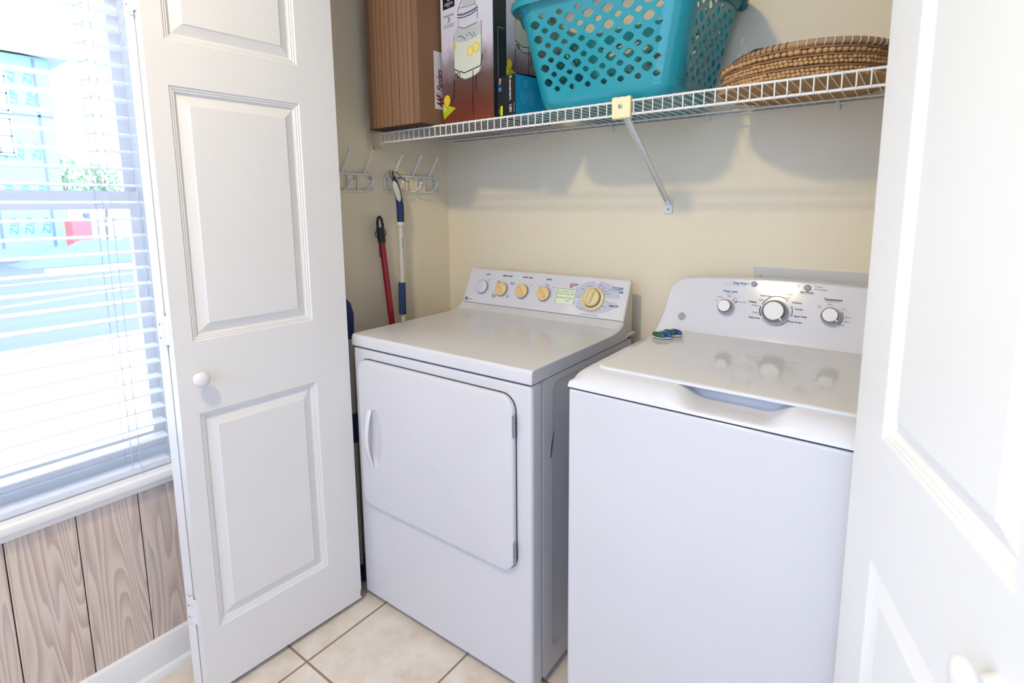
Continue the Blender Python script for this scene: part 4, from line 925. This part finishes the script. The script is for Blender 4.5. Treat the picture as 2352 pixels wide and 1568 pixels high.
tag(gd.build('glass_dish', m_gglass, loc=(1.071, .445, zc+.006), smooth=60), 'small dark green glassy dish peeking over the stitched tray', 'dish')

# ------------------------------------------------------------------ hook racks
def hook_rack(y0, y1, hooks, bars, label):
    rk = tag(empty('hook_rack', (LX, y0, 1.368)), label, 'hook rack', 'white coat hook racks on the closet wall'); w = y1-y0; xx = .008
    mb = MB(); mb.tube([(xx, a, b) for a, b in rrect(.003, w-.003, .001, .061, .014, 5)], .0040, 8, closed=True)
    for b in bars: mb.tube([(xx, b-y0, .001), (xx, b-y0, .061)], .0034, 8)
    mb.build('frame', m_wire, rk, smooth=60)
    for i in range(4):
        yy = .012+(w-.024)*i/3+(0 if i in (0, 3) else .012); MB().lathe([(.0060, 0), (.0060, .0045), (.0046, .0052), (.0044, .0030), (.0002, .0030)], 12, Matrix.Translation((.0, yy, .046)) @ Matrix.Rotation(PI/2, 4, 'Y'), caps=False).build('screw_boss', m_wire, rk)
        MB().lathe([(.0028, .0031), (.0024, .0048), (.0002, .005)], 10, Matrix.Translation((.0, yy, .046)) @ Matrix.Rotation(PI/2, 4, 'Y'), caps=False).build('screw', m_steel, rk)
    for hy in hooks:
        h = hy-y0
        mb = MB(); mb.tube([(xx, h, .058), (xx+.003, h, .068), (xx+.014, h, .086), (xx+.046, h+.003, .136)], [.0042, .0042, .0040, .0038], 8); mb.ball((xx+.048, h+.003, .139), .0062); mb.build('upper_hook', m_wire, rk, smooth=60)
        mb = MB(); mb.tube([(xx, h-.002, .003), (xx+.008, h-.002, .003), (xx+.020, h, .008), (xx+.034, h+.002, .018), (xx+.043, h+.003, .032)], .0040, 8); mb.ball((xx+.045, h+.003, .036), .0062); mb.build('lower_hook', m_wire, rk, smooth=60)
    return rk
hook_rack(.333, .606, (.382, .477, .568), (.3951, .4441, .4946, .5376), 'white metal hook rack with the mop hung on it, near the closet corner')
hook_rack(.009, .282, (.049, .144, .240), (.0706, .1196, .1680, .2120), 'white metal hook rack partly hidden behind the left door')

# ------------------------------------------------------------------ mop hung by a cord
mp = tag(empty('floor_mop', (-.180, .369, 0)), 'white pole mop with curved navy handle hanging from the hook rack', 'mop')
mb = MB(); mb.tube([(0, 0, .04), (0, .0065, 1.262)], .0088, 14); mb.build('pole', m_pole, mp, smooth=60)
mb = MB(); mb.tube([(0, .001, .895), (0, .0012, .900), (0, .003, 1.015), (0, .003, 1.020)], [.0125, .0138, .0138, .0125], 16); mb.build('foam_grip', m_foam, mp, smooth=50)
g_ = [(.0, .0085, 1.252), (.0, .0088, 1.285), (.0, .0085, 1.312), (.001, .003, 1.345), (.003, -.006, 1.375), (.006, -.018, 1.402), (.008, -.026, 1.414)]
mb = MB(); mb.tube(g_, [.0132, .0138, .0138, .0130, .0125, .0110, .0060], 16); hd = mb.build('handle', m_navy, mp, smooth=60)
mb = MB(); mb.tube([(.006, .004, 1.322), (.007, -.003, 1.345), (.009, -.013, 1.372), (.012, -.025, 1.398), (.012, -.030, 1.407)], [.003, .0095, .0118, .0092, .003], 14); mb.build('grip_inlay', m_pole, hd, smooth=60)
MB().lathe([(.0142, 0), (.0142, .012), (.0125, .014)], 18, Matrix.Translation((0, .0068, 1.240))).build('collar', m_pole, mp)
Mp = frame((.0091, .0050, 1.19), (0, 0, -1), (0, 1, 0)); mb = MB(); mb.text('BRAZZI', 0, .036, .002, .008, Mp); mb.build('lettering', m_blue, mp, smooth=0)
mb = MB(); mb.text('telescopic', .042, .075, .002, .004, Mp); mb.build('small_lettering', m_inkg, mp, smooth=0)
mb = MB(); mb.box(-.030, .040, -.12, .16, .004, .028); mb.build('mop_head', m_navy, mp, bevel=.006)
MB().tube([(0, 0, .026), (0, 0, .06)], .014, 12).build('swivel', m_pole, mp)
mb = MB(); hb = V(0, -.022, 1.405)
mb.tube([V(.006, -.026, 1.404), V(-.006, -.020, 1.428), V(-.022, -.006, 1.442), V(-.012, .012, 1.440), V(.008, .010, 1.424), V(.010, -.016, 1.408)], .0014, 6); mb.tube([V(.006, -.026, 1.404), V(-.004, -.032, 1.430), V(-.020, -.022, 1.446), V(-.012, -.012, 1.436), V(.006, -.020, 1.410)], .0014, 6)
mb.tube([V(.010, -.020, 1.418), V(.016, .004, 1.420), V(.016, .028, 1.408), V(.014, .046, 1.404)], .0013, 6); mb.tube([V(.012, -.022, 1.420), V(.014, -.030, 1.434), V(.010, -.034, 1.448)], .0012, 6); mb.ball((.010, -.022, 1.420), .0045)
mb.build('hanging_cord', m_rubber, mp, smooth=60)
# red broom pole
rp = tag(empty('broom', (-.10, .330, 0)), 'red metal broom pole with black hanging grip leaning on the closet wall', 'broom')
a_ = V(0, 0, .10); b_ = V(-.083, -.045, 1.180); dd = (b_-a_).normalized()
MB().tube([a_, b_], .0118, 16).build('pole', m_red, rp, smooth=60)
mb = MB(); mb.tube([b_-dd*.002, b_+dd*.003, b_+dd*.050, b_+dd*.056], [.0138, .0145, .0150, .0138], 16); gr = mb.build('grip', m_rubber, rp, smooth=50)
e0 = b_+dd*.054; sp_ = V(0, 1, 0)
mb = MB(); mb.tube([e0+V(0, -.011, 0), e0+V(-.001, -.011, .022), e0+V(-.002, -.006, .038), e0+V(-.002, .002, .042), e0+V(-.001, .009, .032), e0+V(0, .013, .008), e0+V(0, .013, 0)], [.005, .005, .005, .005, .005, .005, .005], 8); mb.build('hanging_loop', m_rubber, gr, smooth=60)
mb = MB(); c_ = b_+dd*.038; mb.tube([c_+V(.004*math.sin(t), .025*math.cos(t), .018*math.sin(t)-.004) for t in [2*PI*k/24 for k in range(24)]], .0016, 6, closed=True); mb.tube([c_+V(.005, -.013, -.020), c_+V(.006, -.014, -.060), c_+V(.006, -.012, -.092)], .0017, 6); mb.build('strap', m_rubber, gr, smooth=60)
mb = MB(); mb.box(-.022, .022, -.10, .10, .055, .105); mb.build('broom_head', m_rubber, rp, bevel=.008)
mb = MB()
for i in range(10):
    for j in range(2): mb.tube([(-.010+.02*j, -.09+.02*i, .06), (-.012+.024*j, -.093+.0208*i, .002)], .004, 5)
mb.build('bristles', m_rubber, rp, smooth=60)
# second mop, mostly behind the folded door
m2_ = tag(empty('spray_mop', (-.105, .0655, 0)), 'navy handled mop standing between the folded door and the dryer', 'mop')
mb = MB(); mb.tube([(0, .000, .870), (0, .001, .900), (0, .002, .955), (-.002, -.004, .985), (-.004, -.014, 1.004), (-.005, -.020, 1.010)], [.0125, .0150, .0155, .0145, .010, .004], 16); mb.build('handle', m_navy, m2_, smooth=60)
MB().tube([(0, 0, .035), (0, 0, .872)], .0085, 12).build('pole', m_pole, m2_, smooth=60)
mb = MB(); mb.tube([(0, 0, .50), (0, 0, .505), (0, 0, .60), (0, 0, .605)], [.011, .013, .013, .011], 14); mb.build('foam_grip', m_foam, m2_, smooth=50)
MB().box(-.05, .05, -.045, .13, .003, .030).build('mop_head', m_navy, m2_, bevel=.006)

# ------------------------------------------------------------------ ceiling lamp (above and behind the frame)
cl = tag(empty('ceiling_lamp', (.695, -1.262, CZ)), 'small round ceiling lamp over the hall', 'ceiling lamp')
MB().lathe([(.0005, 0), (.10, 0), (.10, -.02), (.09, -.028)], 36, caps=False).build('lamp_base', m_trim, cl)
ml = bpy.data.materials.new('lamp_glass'); ml.use_nodes = True; b_n = ml.node_tree.nodes['Principled BSDF']; b_n.inputs['Base Color'].default_value = (.9, .86, .75, 1)
b_n.inputs['Emission Color'].default_value = (1, .79, .42, 1); b_n.inputs['Emission Strength'].default_value = 245
MB().lathe([(.085, -.026), (.083, -.045), (.070, -.060), (.045, -.070), (.0005, -.074)], 36, caps=False).build('lamp_shade', ml, cl, smooth=60)

# ------------------------------------------------------------------ outside the window
m_conc = mat('pale_concrete', (214, 214, 216), .8, bump=.2, bscale=20)
m_asph = mat('grey_asphalt', (70, 76, 98), .9, bump=.4, bscale=30)
m_sheath = mat('teal_wall_sheathing', (118, 150, 140), .6)
m_tape = mat('dark_seam_tape', (92, 100, 132), .6)
m_zip = mat('dark_teal_ink', (66, 116, 120), .6)
m_leaf = mat('green_leaves', (172, 192, 164), .8)
m_bark = mat('tree_bark', (150, 136, 126), .9)
m_paint = mat('white_exterior_paint', (236, 236, 236), .6)
m_redp = mat('red_painted_metal', (226, 84, 92), .5)
m_tarp = mat('grey_blue_tarp', (84, 96, 124), .8, bump=.5, bscale=4)
tag(MB().box(-90, -5.70, -60, 60, -.30, -.12).build('parking_lot', m_asph, smooth=0), 'grey asphalt parking lot outside the window', 'ground', kind='structure')
tag(MB().box(-5.70, LX-.16, -60, 60, -.30, -.10).build('walkway', m_conc, smooth=0), 'pale concrete walkway just outside the window', 'ground', kind='structure')
bd = tag(empty('house', (-20, 4.2, -.12)), 'unfinished house clad in teal sheathing across the parking lot', 'house')
MB().box(-9, 0, -14, 0, 0, 5.95).build('sheathed_wall', m_sheath, bd, smooth=0)
mb = MB(); mb.add([(.55, .40, 5.86), (.55, -14.4, 7.30), (.55, -14.4, 7.44), (.55, .40, 6.0), (-9.5, .40, 5.86), (-9.5, -14.4, 7.30), (-9.5, -14.4, 7.44), (-9.5, .40, 6.0)], [(0, 1, 2, 3), (4, 7, 6, 5), (0, 3, 7, 4), (1, 5, 6, 2), (2, 6, 7, 3), (0, 4, 5, 1)])
mb.build('roof', m_paint, bd, smooth=0)
mb = MB(); mb.add([(0, -14, 5.9), (0, 0, 5.9), (0, -.1, 5.92), (0, -14, 7.28)], [(0, 1, 2, 3)]); mb.build('gable', m_sheath, bd, smooth=0)
mb = MB()
for yy in (-.35, -1.55, -2.75, -3.95): mb.box(.002, .012, yy-.035, yy+.035, .3, 5.85)
for zz in (1.5, 2.72, 4.2): mb.box(.002, .012, -6, -.02, zz-.03, zz+.03)
mb.build('seam_tape', m_tape, bd, smooth=0)
mb = MB()
for yy in (-.55, -.95, -1.30, -1.95, -2.35):
    for zz in (.7, 1.75, 2.9, 4.4, 5.1): mb.text('ZIP', 0, .5, 0, .2, frame((.016, yy, zz), (0, .18, 1), (0, -1, .18)))
mb.build('sheathing_lettering', m_zip, bd, smooth=0)
for zz in (4.75, 3.55):
    wn = MB(); wn.box(0, .06, -1.95, -.98, zz-.55, zz+.55); wf = wn.build('house_window', m_paint, bd, smooth=0)
    MB().box(.062, .07, -1.88, -1.05, zz-.48, zz+.48).build('pane', mat('house_glass', (206, 212, 236), .2), wf, smooth=0)
    mb = MB()
    for yy in (-1.88, -1.6, -1.33, -1.05): mb.box(.071, .08, yy-.02, yy+.02, zz-.5, zz+.5)
    for q in (-.48, 0, .48): mb.box(.071, .08, -1.9, -1.03, zz+q-.02, zz+q+.02)
    mb.build('muntins', m_tape, wf, smooth=0)
tag(MB().box(-19.3, -18.6, 3.95, 4.42, -.12, .98).build('portable_cabin', m_redp, bevel=.02, smooth=0), 'red boxy cabinet standing beside the teal house', 'cabinet')
fn = tag(empty('picket_fence', (-21, 4.6, -.12)), 'white fence beyond the parking lot, right of the red cabinet', 'fence')
mb = MB()
for k in range(14): mb.box(-.05, .05, k*.24, k*.24+.12, 0, 1.15)
mb.box(-.02, .02, 0, 3.4, .2, .3); mb.box(-.02, .02, 0, 3.4, .85, .95); mb.build('pickets', m_paint, fn, smooth=0)
for k in range(3): MB().box(-.08, .08, .3+k*1.3, .46+k*1.3, 0, 1.3).build('fence_post', m_tape, fn, smooth=0)
def tree(x, y, h, r, label, seed):
    rd = random.Random(seed); t = tag(empty('tree', (x, y, -.12)), label, 'tree', 'trees beyond the parking lot')
    mb = MB(); mb.tube([(0, 0, 0), (.05, .05, h*.5), (0, .1, h*.8)], [.12, .09, .04], 8)
    for k in range(6):
        a = rd.uniform(0, 6.28); mb.tube([(0, .05, h*(.45+.05*k)), (r*.6*math.cos(a), r*.6*math.sin(a), h*(.65+.05*k))], [.05, .015], 6)
    mb.build('trunk', m_bark, t, smooth=60)
    vs = []; fs = []
    for k in range(900):
        a = rd.uniform(0, 2*PI); q = rd.random()**.5; zz = rd.uniform(-1, 1); rr = r*q*math.sqrt(max(0, 1-zz*zz)); c = V(rr*math.cos(a), rr*math.sin(a), h*.78+zz*h*.24)
        d1 = V(rd.uniform(-1, 1), rd.uniform(-1, 1), rd.uniform(-1, 1)).normalized()*.12; d2 = d1.cross(V(rd.uniform(-1, 1), rd.uniform(-1, 1), rd.uniform(-1, 1))).normalized()*.06
        b0 = len(vs); vs += [c-d1, c+d2, c+d1, c-d2]; fs.append((b0, b0+1, b0+2, b0+3))
    mb = MB(); mb.add(vs, fs); mb.build('foliage', m_leaf, t, smooth=0, fix=False)
tree(-26, 5.6, 3.5, 1.0, 'loose leafy tree just right of the teal house', 3); tree(-27, 7.3, 3.3, .95, 'loose leafy tree nearer the window frame', 5)
md = MB(); rows = []
for i in range(13):
    rows.append([(-17.6+.22*j, 2.2+4.4*i/12, -.13+.62*math.sin(PI*i/12)**.7*math.sin(PI*j/8)*(1+.15*math.sin(i*2.3+j))) for j in range(9)])
md.grid(rows); tag(md.build('tarp_mound', m_tarp, smooth=60), 'low mound under a grey blue tarp in the parking lot', 'mound')
for k, (x, y, rz, l) in enumerate([(-9.5, 1.2, .35, 2.8), (-12.5, 2.4, .1, 3.0)]):
    tag(MB().box(-.06, .06, -l/2, l/2, 0, .006).build('parking_stripe', m_paint, loc=(x, y, -.12), rot=(0, 0, rz), smooth=0), ['white painted parking stripe nearer the walkway', 'white painted parking stripe farther off by the mound'][k], 'parking stripe', 'parking stripes')
tag(MB().box(-.10, .10, -.9, .9, 0, .13).build('wheel_stop', m_conc, loc=(-13.8, 3.1, -.12), bevel=.02), 'pale concrete wheel stop on the asphalt', 'wheel stop')
